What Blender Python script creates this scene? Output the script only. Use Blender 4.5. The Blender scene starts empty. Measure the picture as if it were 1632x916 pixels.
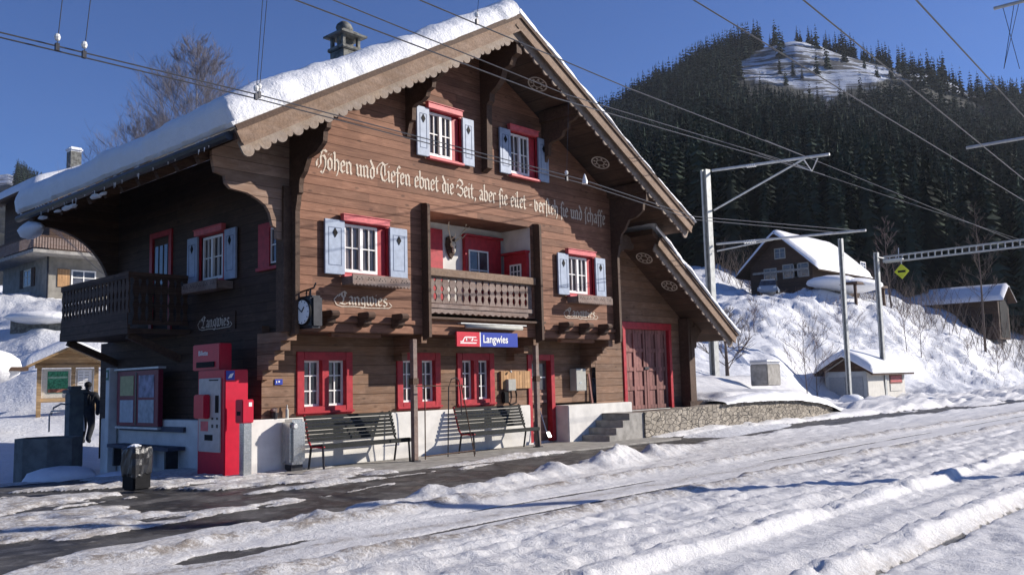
import bpy, bmesh, math, random
import numpy as np
from mathutils import Vector, Matrix
random.seed(7); RNG=np.random.default_rng(11)
S=bpy.context.scene; COL=S.collection
R=math.radians
# ------------------------------------------------------------------ camera maths (measured from the place's vanishing lines)
F=1417.7
_a,_p,_r=[R(v) for v in (47.288,6.0525,-1.476)]
_fw=np.array([math.sin(_a)*math.cos(_p),math.cos(_a)*math.cos(_p),math.sin(_p)])
_ri=np.array([math.cos(_a),-math.sin(_a),0.]); _up=np.cross(_ri,_fw)
CM=np.array([math.cos(_r)*_ri+math.sin(_r)*_up,-math.sin(_r)*_ri+math.cos(_r)*_up,_fw])
C0=np.array([-8.39,-14.06,1.5])
def ray(x,y): return CM.T@np.array([(x-816)/F,-(y-458)/F,1.])
def pl(x,y,ax,v):
    d=ray(x,y); return C0+d*((v-C0[ax])/d[ax])
def pX(x,y,v): return pl(x,y,0,v)
def pY(x,y,v): return pl(x,y,1,v)
def pZ(x,y,v=0): return pl(x,y,2,v)
def at(x,y,d): return C0+ray(x,y)*d
# ------------------------------------------------------------------ mesh builder
class MB:
    def __init__(s,T=None): s.v=[]; s.f=[]; s.T=T; s.sm=False
    def add(s,vs,fs):
        o=len(s.v)
        if s.T is not None: vs=[s.T@Vector(v) for v in vs]
        s.v+=[tuple(map(float,v)) for v in vs]; s.f+=[tuple(i+o for i in f) for f in fs]; return s
    def box(s,a,b):
        x0,x1=sorted((a[0],b[0])); y0,y1=sorted((a[1],b[1])); z0,z1=sorted((a[2],b[2]))
        return s.add([(x0,y0,z0),(x1,y0,z0),(x1,y1,z0),(x0,y1,z0),(x0,y0,z1),(x1,y0,z1),(x1,y1,z1),(x0,y1,z1)],
            [(0,3,2,1),(4,5,6,7),(0,1,5,4),(1,2,6,5),(2,3,7,6),(3,0,4,7)])
    def prism(s,pts,d,n=None):
        """closed polygon (3D points) extruded by vector d"""
        k=len(pts); d=np.array(d,float); P=[np.array(p,float) for p in pts]
        return s.add(P+[p+d for p in P],[tuple(range(k))[::-1],tuple(range(k,2*k))]+[(i,(i+1)%k,(i+1)%k+k,i+k) for i in range(k)])
    def poly(s,pts): return s.add(pts,[tuple(range(len(pts)))])
    def tube(s,pts,r,n=6,r2=None,cap=True):
        P=[np.array(p,float) for p in pts]; m=len(P); vs=[];
        for i,p in enumerate(P):
            t=(P[min(i+1,m-1)]-P[max(i-1,0)]); t/=np.linalg.norm(t)+1e-9
            h=np.array([0,0,1.]) if abs(t[2])<.9 else np.array([1.,0,0])
            a=np.cross(t,h); a/=np.linalg.norm(a); b=np.cross(t,a)
            rr=r if r2 is None else r+(r2-r)*i/max(1,m-1)
            vs+=[p+rr*(math.cos(2*math.pi*k/n)*a+math.sin(2*math.pi*k/n)*b) for k in range(n)]
        fs=[(i*n+k,i*n+(k+1)%n,(i+1)*n+(k+1)%n,(i+1)*n+k) for i in range(m-1) for k in range(n)]
        if cap: fs+=[tuple(range(n))[::-1],tuple(range((m-1)*n,m*n))]
        return s.add(vs,fs)
    def bar(s,p,q,w,h=None,up=(0,0,1)):
        """rectangular bar p->q, width w (sideways), height h (towards up)"""
        h=h or w; p=np.array(p,float); q=np.array(q,float); t=q-p; t/=np.linalg.norm(t)
        u=np.array(up,float); a=np.cross(t,u)
        if np.linalg.norm(a)<1e-4: a=np.cross(t,np.array([1.,0,0]))
        a/=np.linalg.norm(a); b=np.cross(a,t); a=a*w/2; b=b*h/2
        return s.add([p-a-b,p+a-b,p+a+b,p-a+b,q-a-b,q+a-b,q+a+b,q-a+b],[(0,3,2,1),(4,5,6,7),(0,1,5,4),(1,2,6,5),(2,3,7,6),(3,0,4,7)])
    def lathe(s,prof,c,n=16,axis='z',cap=True):
        vs=[]
        for (r,h) in prof:
            for k in range(n):
                a=2*math.pi*k/n; x,y=r*math.cos(a),r*math.sin(a)
                p={'z':(x,y,h),'y':(x,h,y),'x':(h,x,y)}[axis]
                vs.append((c[0]+p[0],c[1]+p[1],c[2]+p[2]))
        m=len(prof); fs=[(i*n+k,i*n+(k+1)%n,(i+1)*n+(k+1)%n,(i+1)*n+k) for i in range(m-1) for k in range(n)]
        if cap: fs+=[tuple(range(n))[::-1],tuple(range((m-1)*n,m*n))]
        return s.add(vs,fs)
    def ball(s,c,r,n=10,sq=(1,1,1),jit=0):
        m=n//2; vs=[];
        for i in range(m+1):
            for k in range(n):
                th=math.pi*i/m; ph=2*math.pi*k/n; j=1+jit*random.uniform(-1,1)
                vs.append((c[0]+r*sq[0]*j*math.sin(th)*math.cos(ph),c[1]+r*sq[1]*j*math.sin(th)*math.sin(ph),c[2]+r*sq[2]*j*math.cos(th)))
        return s.add(vs,[(i*n+k,(i+1)*n+k,(i+1)*n+(k+1)%n,i*n+(k+1)%n) for i in range(m) for k in range(n)])
    def build(s,name,mat,parent=None,smooth=False,bevel=0,fix=True):
        me=bpy.data.meshes.new(name); v=s.v
        if parent is not None and 'org' in parent:
            o=parent['org']; v=[(a-o[0],b-o[1],c-o[2]) for a,b,c in v]
        me.from_pydata(v,[],s.f)
        if fix:
            bm=bmesh.new(); bm.from_mesh(me); bmesh.ops.recalc_face_normals(bm,faces=bm.faces)
            if bevel: bmesh.ops.bevel(bm,geom=bm.edges[:],offset=bevel,segments=2,affect='EDGES',clamp_overlap=True)
            bm.to_mesh(me); bm.free()
        me.materials.append(mat)
        if smooth or s.sm: me.polygons.foreach_set('use_smooth',[True]*len(me.polygons))
        ob=bpy.data.objects.new(name,me); COL.objects.link(ob)
        if parent is not None:
            ob.parent=parent
            if 'org' in parent: ob['org']=list(parent['org'])
        return ob
def tag(o,label,cat,group=None,kind=None):
    if label: o['label']=label
    if cat: o['category']=cat
    if group: o['group']=group
    if kind: o['kind']=kind
    return o
def thing(name,label,cat,loc=(0,0,0),group=None,rz=0):
    """Empty at the thing's base. Parts of an unrotated thing are given in world coordinates."""
    o=bpy.data.objects.new(name,None); COL.objects.link(o); o.location=[float(c) for c in loc]; o.rotation_euler[2]=rz
    o.empty_display_size=.2
    o['org']=[float(c) for c in loc] if rz==0 else [0.,0.,0.]
    return tag(o,label,cat,group)
def copy_tree(o,parent=None):
    c=o.copy(); COL.objects.link(c)
    if parent is not None: c.parent=parent
    for ch in list(o.children): copy_tree(ch,c)
    return c
# ------------------------------------------------------------------ materials
def newmat(name):
    m=bpy.data.materials.new(name); m.use_nodes=True; nt=m.node_tree; b=nt.nodes['Principled BSDF']; return m,nt,b
def nd(nt,t,**k):
    n=nt.nodes.new(t)
    for a,v in k.items():
        if a in n.inputs: n.inputs[a].default_value=v
        else: setattr(n,a,v)
    return n
def mth(nt,op,a,b=None,c=None):
    n=nt.nodes.new('ShaderNodeMath'); n.operation=op
    for i,v in enumerate((a,b,c)):
        if v is None: continue
        if isinstance(v,(int,float)): n.inputs[i].default_value=v
        else: nt.links.new(v,n.inputs[i])
    return n.outputs[0]
def mixc(nt,f,a,b,mode='MIX'):
    n=nt.nodes.new('ShaderNodeMix'); n.data_type='RGBA'; n.blend_type=mode
    for i,v in ((0,f),(6,a),(7,b)):
        if isinstance(v,(int,float)): n.inputs[i].default_value=v
        elif isinstance(v,(tuple,list)): n.inputs[i].default_value=(*v[:3],1)
        else: nt.links.new(v,n.inputs[i])
    return n.outputs[2]
def coord(nt,scale=(1,1,1)):
    t=nd(nt,'ShaderNodeTexCoord'); m=nd(nt,'ShaderNodeMapping'); m.inputs['Scale'].default_value=scale
    nt.links.new(t.outputs['Object'],m.inputs[0]); return m.outputs[0]
def noise(nt,scale,vec=None,detail=4,rough=.55,stretch=(1,1,1)):
    n=nd(nt,'ShaderNodeTexNoise'); n.inputs['Scale'].default_value=scale; n.inputs['Detail'].default_value=detail; n.inputs['Roughness'].default_value=rough
    nt.links.new(vec if vec is not None else coord(nt,stretch),n.inputs['Vector']); return n.outputs[0]
def ramp(nt,f,lo,hi):
    n=nd(nt,'ShaderNodeMapRange'); n.inputs[1].default_value=lo; n.inputs[2].default_value=hi; n.interpolation_type='SMOOTHSTEP'
    nt.links.new(f,n.inputs[0]); return n.outputs[0]
def bump(nt,b,h,strength=.4,dist=.02):
    n=nd(nt,'ShaderNodeBump'); n.inputs['Strength'].default_value=strength; n.inputs['Distance'].default_value=dist
    nt.links.new(h,n.inputs['Height']); nt.links.new(n.outputs[0],b.inputs['Normal'])
def paint(name,c,rough=.5,var=.18,scale=9,metal=0,bmp=.15):
    m,nt,b=newmat(name); f=noise(nt,scale); d=tuple(x*(1-var) for x in c); e=tuple(min(1,x*(1+var)) for x in c)
    nt.links.new(mixc(nt,ramp(nt,f,.3,.7),d,e),b.inputs['Base Color']); b.inputs['Metallic'].default_value=metal
    f2=noise(nt,scale*6); nt.links.new(mth(nt,'MULTIPLY_ADD',f2,.25,rough-.12),b.inputs['Roughness'])
    if bmp: bump(nt,b,f2,bmp,.004)
    b.inputs['Specular IOR Level'].default_value=.22 if rough>.3 else .5
    return m
def wood(name,c1,c2,plank=.17,axis='Z',line=.06,grain=1.,grey=.0,rough=.75):
    """planks stacked along 'axis' (Z: horizontal boards; X or Y: upright boards; '' none); grain runs along the boards"""
    m,nt,b=newmat(name); t=nd(nt,'ShaderNodeTexCoord'); sp=nd(nt,'ShaderNodeSeparateXYZ'); nt.links.new(t.outputs['Object'],sp.inputs[0])
    X,Y,Z=sp.outputs
    if axis=='Z': A=Z; st=(.9,.9,16)
    elif axis=='X': A=X; st=(16,16,.9)
    elif axis=='Y': A=Y; st=(16,16,.9)
    else: A=None; st=(3,3,3)
    h=None
    if A is not None:
        q=mth(nt,'DIVIDE',A,plank); fl=mth(nt,'FLOOR',q); fr=mth(nt,'FRACT',q)
        al=mth(nt,'ADD',mth(nt,'ADD',X,Y),0) if axis=='Z' else Z
        wn0=nd(nt,'ShaderNodeTexWhiteNoise',noise_dimensions='1D'); nt.links.new(fl,wn0.inputs['W'])
        seg=mth(nt,'FLOOR',mth(nt,'ADD',mth(nt,'DIVIDE',al,2.9),mth(nt,'MULTIPLY',wn0.outputs[0],7)))
        wn=nd(nt,'ShaderNodeTexWhiteNoise',noise_dimensions='2D'); cb=nd(nt,'ShaderNodeCombineXYZ'); nt.links.new(fl,cb.inputs[0]); nt.links.new(seg,cb.inputs[1]); nt.links.new(cb.outputs[0],wn.inputs['Vector'])
        pv=wn.outputs[0]
        ln=mth(nt,'LESS_THAN',fr,line); sm=ramp(nt,fr,0,line*2.2)
    vm=nd(nt,'ShaderNodeMapping'); vm.inputs['Scale'].default_value=st; nt.links.new(t.outputs['Object'],vm.inputs[0])
    g=noise(nt,3.2*grain,vm.outputs[0],6,.65); big=noise(nt,.9,None,3); mid=noise(nt,5.5,None,4,.6,(.6,.6,1.6))
    col=mixc(nt,ramp(nt,g,.25,.75),c1,c2)
    col=mixc(nt,mth(nt,'MULTIPLY',ramp(nt,big,.35,.7),.45),col,tuple(x*.62 for x in c1))
    col=mixc(nt,mth(nt,'MULTIPLY',ramp(nt,mid,.52,.72),.3),col,tuple(min(1,x*1.35+.02) for x in c2))
    if grey: col=mixc(nt,mth(nt,'MULTIPLY',ramp(nt,mid,.3,.65),grey),col,(.3,.27,.25))
    if A is not None:
        hv=nd(nt,'ShaderNodeHueSaturation'); nt.links.new(mth(nt,'MULTIPLY_ADD',pv,.45,.78),hv.inputs['Value']); nt.links.new(col,hv.inputs['Color']); col=hv.outputs[0]
        # knots
        vo=nd(nt,'ShaderNodeTexVoronoi'); vo.inputs['Scale'].default_value=1.
        v2=nd(nt,'ShaderNodeMapping'); v2.inputs['Scale'].default_value=(2.2,2.2,5.2) if axis=='Z' else (5.2,5.2,2.2); nt.links.new(t.outputs['Object'],v2.inputs[0]); nt.links.new(v2.outputs[0],vo.inputs['Vector'])
        kn=mth(nt,'SUBTRACT',1,ramp(nt,vo.outputs['Distance'],.06,.17))
        col=mixc(nt,mth(nt,'MULTIPLY',kn,.6),col,tuple(x*.25 for x in c1))
        col=mixc(nt,mth(nt,'MULTIPLY',ln,.75),col,tuple(x*.22 for x in c1))
        h=mth(nt,'MULTIPLY_ADD',g,.25,sm)
    else: h=g
    nt.links.new(col,b.inputs['Base Color']); b.inputs['Roughness'].default_value=rough; b.inputs['Specular IOR Level'].default_value=.3
    bump(nt,b,h,.55,.012); return m
def snowmat(name,c=(.80,.82,.86),sc=1.,bs=.5,dirt=0.):
    m,nt,b=newmat(name); n1=noise(nt,14*sc,None,6,.65); n2=noise(nt,2.2*sc,None,5,.6)
    col=mixc(nt,ramp(nt,n2,.3,.75),tuple(x*.93 for x in c),c)
    if dirt: col=mixc(nt,mth(nt,'MULTIPLY',ramp(nt,n1,.5,.75),dirt),col,(.42,.38,.34))
    nt.links.new(col,b.inputs['Base Color']); b.inputs['Roughness'].default_value=.55; b.inputs['Specular IOR Level'].default_value=.25
    b.inputs['Subsurface Weight'].default_value=.0
    bump(nt,b,mth(nt,'MULTIPLY_ADD',n2,1.5,n1),bs,.06); return m

WD=wood('facade_boards',(.150,.064,.037),(.270,.136,.082),.165,'Z')
WL=wood('lower_boards',(.145,.074,.041),(.262,.148,.086),.19,'Z',grey=.1)
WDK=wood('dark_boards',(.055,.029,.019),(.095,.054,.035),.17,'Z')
WSD=wood('shade_darkened_boards',(.042,.023,.016),(.075,.043,.029),.17,'Z')  # darker copy of the facade wood, side-wall shade put into its colour
WBM=wood('beam_wood',(.062,.034,.022),(.11,.065,.042),.3,'',grain=2)
WPALE=wood('weathered_barge',(.165,.10,.062),(.285,.185,.12),.3,'',grain=2,grey=.12)
WDOOR=wood('door_boards',(.16,.085,.06),(.25,.14,.10),.15,'X')
WGATE=wood('gate_boards',(.20,.085,.075),(.30,.135,.115),.16,'X')
WGREY=wood('balcony_grey_wood',(.15,.098,.078),(.26,.18,.145),.3,'',grain=2,grey=.3)
WKIO=wood('kiosk_wood',(.36,.23,.11),(.52,.36,.2),.12,'Z')
WORNG=wood('orange_board',(.36,.20,.09),(.5,.3,.15),.09,'X')
RED=paint('red_paint',(.38,.026,.036),.45,.16)
PINK=paint('sunlit_red_board',(.58,.12,.13),.5,.15)  # trim red with its sunlit pink put into the colour
BLUE=paint('pale_blue_paint',(.32,.375,.47),.5,.10)
BLUED=paint('groove_blue',(.14,.17,.25),.6,.1)
BLK=paint('black_paint',(.012,.012,.013),.6)
BLK.node_tree.nodes['Principled BSDF'].inputs['Specular IOR Level'].default_value=.08
WHITE=paint('white_paint',(.80,.79,.76),.45,.05)
CREAM=paint('lettering_cream',(.55,.47,.38),.6,.25,30)
PLAST=paint('white_plaster',(.66,.64,.60),.85,.10,3,bmp=.5)
CONC=paint('concrete',(.30,.285,.26),.85,.22,5,bmp=.5)
CONCD=paint('dark_concrete',(.13,.14,.135),.8,.2,5,bmp=.5)
STEEL=paint('galvanised_steel',(.50,.51,.50),.5,.12,7,metal=.3)
STEELP=paint('mast_steel',(.36,.37,.36),.55,.15,5,metal=.35)
BRUSH=paint('brushed_steel',(.52,.52,.50),.25,.08,20,metal=.9)
DKMET=paint('dark_metal',(.045,.045,.05),.4,.2,metal=.5)
BENCHM=paint('bench_slat_paint',(.012,.014,.013),.6,.3); BENCHM.node_tree.nodes['Principled BSDF'].inputs['Specular IOR Level'].default_value=.2
MRED=paint('machine_red',(.50,.013,.038),.35,.06)
MGREY=paint('machine_grey',(.46,.43,.41),.4,.08)
SBLUE=paint('sign_blue',(.03,.055,.33),.35,.06)
SRED=paint('sign_red',(.55,.03,.05),.35,.06)
GREYB=paint('grey_box',(.36,.36,.33),.5,.08)
HUTG=paint('hut_grey',(.38,.40,.41),.7,.08,3)
HUTL=paint('hut_light',(.55,.53,.48),.8,.08,3)
BONE=paint('bone',(.66,.60,.48),.6,.2)
PAPER=paint('paper',(.66,.62,.52),.7,.1,20)
GREEN=paint('map_green',(.05,.22,.12),.5,.5,14)
YELG=paint('sign_yellow_green',(.55,.58,.04),.5,.1)
CLOTH=paint('dark_cloth',(.025,.027,.032),.9,.3)
SKIN=paint('skin',(.45,.27,.2),.6,.1)
BARK=paint('bark_brown',(.11,.085,.075),.9,.3,14)
BIRCH=paint('birch_bark',(.42,.38,.36),.8,.3,9)
TWIG=paint('twig',(.17,.125,.115),.9,.25)
INS=paint('porcelain',(.75,.75,.72),.25,.05)
PLBAG=paint('black_bag',(.018,.018,.02),.3,.3,20,bmp=.8)
CHIM=paint('chimney_stone',(.16,.16,.145),.9,.45,7,bmp=.7)
LEDGE=paint('door_grey',(.27,.29,.31),.55,.08)
CURT=paint('curtain',(.55,.53,.50),.9,.12)
SNOW=snowmat('snow'); SNOWR=snowmat('roof_snow_mat',(.83,.835,.85),1.2,.45); SNOWF=snowmat('slope_snow',(.72,.735,.765),.6,1.,.25)
def glass(name,c=(.035,.035,.04)):
    m,nt,b=newmat(name); n=noise(nt,2.5)
    nt.links.new(mixc(nt,ramp(nt,n,.35,.65),c,tuple(x*2.6 for x in c)),b.inputs['Base Color']); b.inputs['Roughness'].default_value=.06; b.inputs['Specular IOR Level'].default_value=.6
    bump(nt,b,noise(nt,4),.08,.02); return m
GLASS=glass('window_glass'); 
def curtained():
    m,nt,b=newmat('curtained_glass'); n=noise(nt,1.,None,3,.6,(16,16,.7)); c=mixc(nt,ramp(nt,n,.35,.68),(.025,.023,.025),(.16,.135,.125)); nt.links.new(c,b.inputs['Base Color']); b.inputs['Roughness'].default_value=.07; b.inputs['Specular IOR Level'].default_value=.6; bump(nt,b,noise(nt,4),.06,.02); return m
GLASSU=curtained()
def stonemat(name):
    m,nt,b=newmat(name); v=coord(nt,(2.6,2.6,4.6)); wob=noise(nt,3); 
    ad=nd(nt,'ShaderNodeVectorMath',operation='ADD'); nt.links.new(v,ad.inputs[0])
    cb=nd(nt,'ShaderNodeCombineXYZ'); nt.links.new(mth(nt,'MULTIPLY',wob,.5),cb.inputs[0]); nt.links.new(mth(nt,'MULTIPLY',wob,.35),cb.inputs[2]); nt.links.new(cb.outputs[0],ad.inputs[1])
    a=nd(nt,'ShaderNodeTexVoronoi'); a.inputs['Scale'].default_value=1.9; nt.links.new(ad.outputs[0],a.inputs['Vector'])
    e=nd(nt,'ShaderNodeTexVoronoi',feature='DISTANCE_TO_EDGE'); e.inputs['Scale'].default_value=1.9; nt.links.new(ad.outputs[0],e.inputs['Vector'])
    sx=nd(nt,'ShaderNodeSeparateColor'); nt.links.new(a.outputs['Color'],sx.inputs[0])
    col=mixc(nt,sx.outputs[0],(.20,.17,.13),(.40,.35,.28)); col=mixc(nt,mth(nt,'MULTIPLY',noise(nt,18),.5),col,(.25,.23,.2))
    ed=ramp(nt,e.outputs['Distance'],.0,.07); col=mixc(nt,ed,(.10,.09,.08),col)
    nt.links.new(col,b.inputs['Base Color']); b.inputs['Roughness'].default_value=.9
    bump(nt,b,mth(nt,'MULTIPLY_ADD',noise(nt,16),.3,ed),.9,.05); return m
STONE=stonemat('rubble_stone')
def groundmat():
    """one sheet: wet asphalt where the vertex attribute 'snow' is 0, packed snow where 1, 'dirt' browns it"""
    m,nt,b=newmat('ground_asphalt_and_snow')
    a=nd(nt,'ShaderNodeAttribute',attribute_name='snow'); d=nd(nt,'ShaderNodeAttribute',attribute_name='dirt')
    n1=noise(nt,22,None,6,.7); n2=noise(nt,5,None,5,.6); n3=noise(nt,1.3,None,4)
    asp=mixc(nt,n1,(.022,.021,.021),(.062,.059,.056)); asp=mixc(nt,ramp(nt,n3,.45,.68),asp,(.11,.105,.10)); asp=mixc(nt,mth(nt,'MULTIPLY',ramp(nt,n2,.52,.66),.35),asp,(.26,.25,.24))
    sn=mixc(nt,ramp(nt,n2,.3,.7),(.64,.635,.63),(.82,.815,.81))
    dm=mth(nt,'MULTIPLY',d.outputs['Fac'],ramp(nt,mth(nt,'MULTIPLY_ADD',n1,.5,mth(nt,'MULTIPLY',n2,.5)),.38,.6)); sn=mixc(nt,dm,sn,(.27,.235,.20)); gr=noise(nt,95,None,2,.6); sn=mixc(nt,mth(nt,'MULTIPLY',ramp(nt,gr,.66,.74),mth(nt,'MULTIPLY_ADD',d.outputs['Fac'],.7,.15)),sn,(.2,.17,.15))
    f=ramp(nt,mth(nt,'ADD',a.outputs['Fac'],mth(nt,'MULTIPLY',mth(nt,'SUBTRACT',n1,.5),.7)),.4,.62)
    nt.links.new(mixc(nt,f,asp,sn),b.inputs['Base Color'])
    wet=ramp(nt,n3,.35,.6); ra=mth(nt,'MULTIPLY_ADD',wet,.35,.28)
    nt.links.new(mth(nt,'ADD',mth(nt,'MULTIPLY',f,.6),mth(nt,'MULTIPLY',mth(nt,'SUBTRACT',1,f),ra)),b.inputs['Roughness'])
    b.inputs['Specular IOR Level'].default_value=.35
    h=mth(nt,'MULTIPLY',mth(nt,'MULTIPLY_ADD',n2,1.3,n1),mth(nt,'MULTIPLY_ADD',f,.85,.15)); bump(nt,b,mth(nt,'MULTIPLY_ADD',noise(nt,70,None,4,.7),.45,h),.65,.03); return m
GROUND=groundmat()
def mountmat():
    m,nt,b=newmat('mountain_rock_snow'); v=coord(nt,(.05,.05,.55)); n=noise(nt,1.,v,7,.68); n2=noise(nt,.05,None,5,.6)
    f=ramp(nt,mth(nt,'MULTIPLY_ADD',n2,.35,mth(nt,'MULTIPLY',n,.75)),.53,.585)
    op=nd(nt,'ShaderNodeAttribute',attribute_name='open'); nt.links.new(mixc(nt,op.outputs['Fac'],(.03,.032,.026),mixc(nt,f,(.62,.67,.76),(.10,.10,.105))),b.inputs['Base Color']); b.inputs['Roughness'].default_value=.85
    bump(nt,b,n,.8,4.); return m
MOUNT=mountmat()
def foliage(name,c,snowy=.25):
    m,nt,b=newmat(name); n=noise(nt,.35,None,4); oi=nd(nt,'ShaderNodeObjectInfo')
    n2=noise(nt,1.1,None,3); col=mixc(nt,ramp(nt,n,.3,.7),tuple(x*.6 for x in c),tuple(x*1.5 for x in c))
    tn=nd(nt,'ShaderNodeAttribute',attribute_name='tone'); col=mixc(nt,mth(nt,'MULTIPLY',ramp(nt,n2,.64,.72),snowy),col,(.55,.58,.62)); hv=nd(nt,'ShaderNodeHueSaturation'); nt.links.new(col,hv.inputs['Color']); nt.links.new(mth(nt,'MULTIPLY_ADD',tn.outputs['Fac'],1.5,.35 if 'near' not in name else .9),hv.inputs['Value']); col=hv.outputs[0]
    nt.links.new(col,b.inputs['Base Color']); b.inputs['Roughness'].default_value=.9; b.inputs['Specular IOR Level'].default_value=.1; return m
FOL=foliage('spruce_needles',(.021,.032,.023),.05)
FOLN=foliage('spruce_needles_near',(.05,.062,.036),.45)
# ------------------------------------------------------------------ numpy noise
def _h(i,j,s):
    n=(i*374761393+j*668265263+s*1442695041)&0xffffffff; n=((n^(n>>13))*1274126177)&0xffffffff; return ((n^(n>>16))&0xffff)/65535.
def vn(x,y,s=0):
    x=np.asarray(x,float); y=np.asarray(y,float); i=np.floor(x).astype(np.int64); j=np.floor(y).astype(np.int64); fx=x-i; fy=y-j
    fx=fx*fx*(3-2*fx); fy=fy*fy*(3-2*fy)
    return (_h(i,j,s)*(1-fx)+_h(i+1,j,s)*fx)*(1-fy)+(_h(i,j+1,s)*(1-fx)+_h(i+1,j+1,s)*fx)*fy
def fbm(x,y,s=0,o=4,g=.5):
    t=0; a=1; n=0
    for k in range(o): t=t+a*vn(x*2**k+k*17.3,y*2**k-k*9.1,s+k); n+=a; a*=g
    return t/n
def sst(x,a,b):
    t=np.clip((x-a)/(b-a),0,1); return t*t*(3-2*t)
def gridmesh(name,P,mat,attrs=None,parent=None,smooth=True):
    n,m=P.shape[:2]; me=bpy.data.meshes.new(name)
    idx=np.arange(n*m).reshape(n,m); q=np.stack([idx[:-1,:-1],idx[1:,:-1],idx[1:,1:],idx[:-1,1:]],-1).reshape(-1,4)
    me.vertices.add(n*m); me.vertices.foreach_set('co',P.reshape(-1).astype(np.float32))
    me.loops.add(q.size); me.loops.foreach_set('vertex_index',q.reshape(-1).astype(np.int32))
    me.polygons.add(len(q)); me.polygons.foreach_set('loop_start',np.arange(0,q.size,4,dtype=np.int32)); me.polygons.foreach_set('loop_total',np.full(len(q),4,dtype=np.int32))
    me.update(calc_edges=True); me.validate()
    for k,a in (attrs or {}).items():
        at_=me.attributes.new(k,'FLOAT','POINT'); at_.data.foreach_set('value',a.reshape(-1).astype(np.float32))
    if smooth: me.polygons.foreach_set('use_smooth',[True]*len(me.polygons))
    me.materials.append(mat); o=bpy.data.objects.new(name,me); COL.objects.link(o)
    if parent is not None:
        o.parent=parent
        if 'org' in parent: o['org']=list(parent['org'])
    return o
def trimesh(name,V,Fc,mat,smooth=False):
    me=bpy.data.meshes.new(name); k=Fc.shape[1]
    me.vertices.add(len(V)); me.vertices.foreach_set('co',V.reshape(-1).astype(np.float32))
    me.loops.add(Fc.size); me.loops.foreach_set('vertex_index',Fc.reshape(-1).astype(np.int32))
    me.polygons.add(len(Fc)); me.polygons.foreach_set('loop_start',np.arange(0,Fc.size,k,dtype=np.int32)); me.polygons.foreach_set('loop_total',np.full(len(Fc),k,dtype=np.int32))
    me.update(calc_edges=True); me.materials.append(mat); o=bpy.data.objects.new(name,me); COL.objects.link(o); return o
# ================================================================== SETTING
def edge(px,z=0.):
    P=np.array([pZ(x,y,z)[:2] for x,y in px]); P=P[np.argsort(P[:,0])]; return lambda X: np.interp(X,P[:,0],P[:,1])
A_top=edge([(-150,905),(0,868),(100,860),(200,848),(340,824),(480,800),(600,776),(800,737),(950,713),(1100,693),(1250,676),(1400,660),(1600,638)])
A_bot=edge([(-150,960),(0,930),(60,905),(130,880),(220,866),(340,847),(480,832),(600,812),(800,772),(950,742),(1100,712),(1250,690),(1400,671),(1600,647)])
B_top=edge([(60,825),(240,800),(360,792),(480,781),(600,765),(700,752)]); B_bot=edge([(60,831),(240,816),(360,811),(480,795),(600,774),(700,757)])
C_top=edge([(-100,791),(0,787),(180,779),(260,780),(340,783),(420,778)]); C_bot=edge([(-100,797),(0,793),(180,789),(260,797),(340,797),(420,784)])
def strip(X,Y,t,b,soft,x0=None,x1=None):
    T,B=t(X),b(X); w=sst(Y,B-soft,B+soft)*(1-sst(Y,T-soft,T+soft))
    if x0 is not None: w=w*sst(X,x0-.3,x0+.3)
    if x1 is not None: w=w*(1-sst(X,x1-.3,x1+.3))
    return w
def G(X,Y,c): return np.exp(-((Y-c[0])/c[1])**2)
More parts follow.
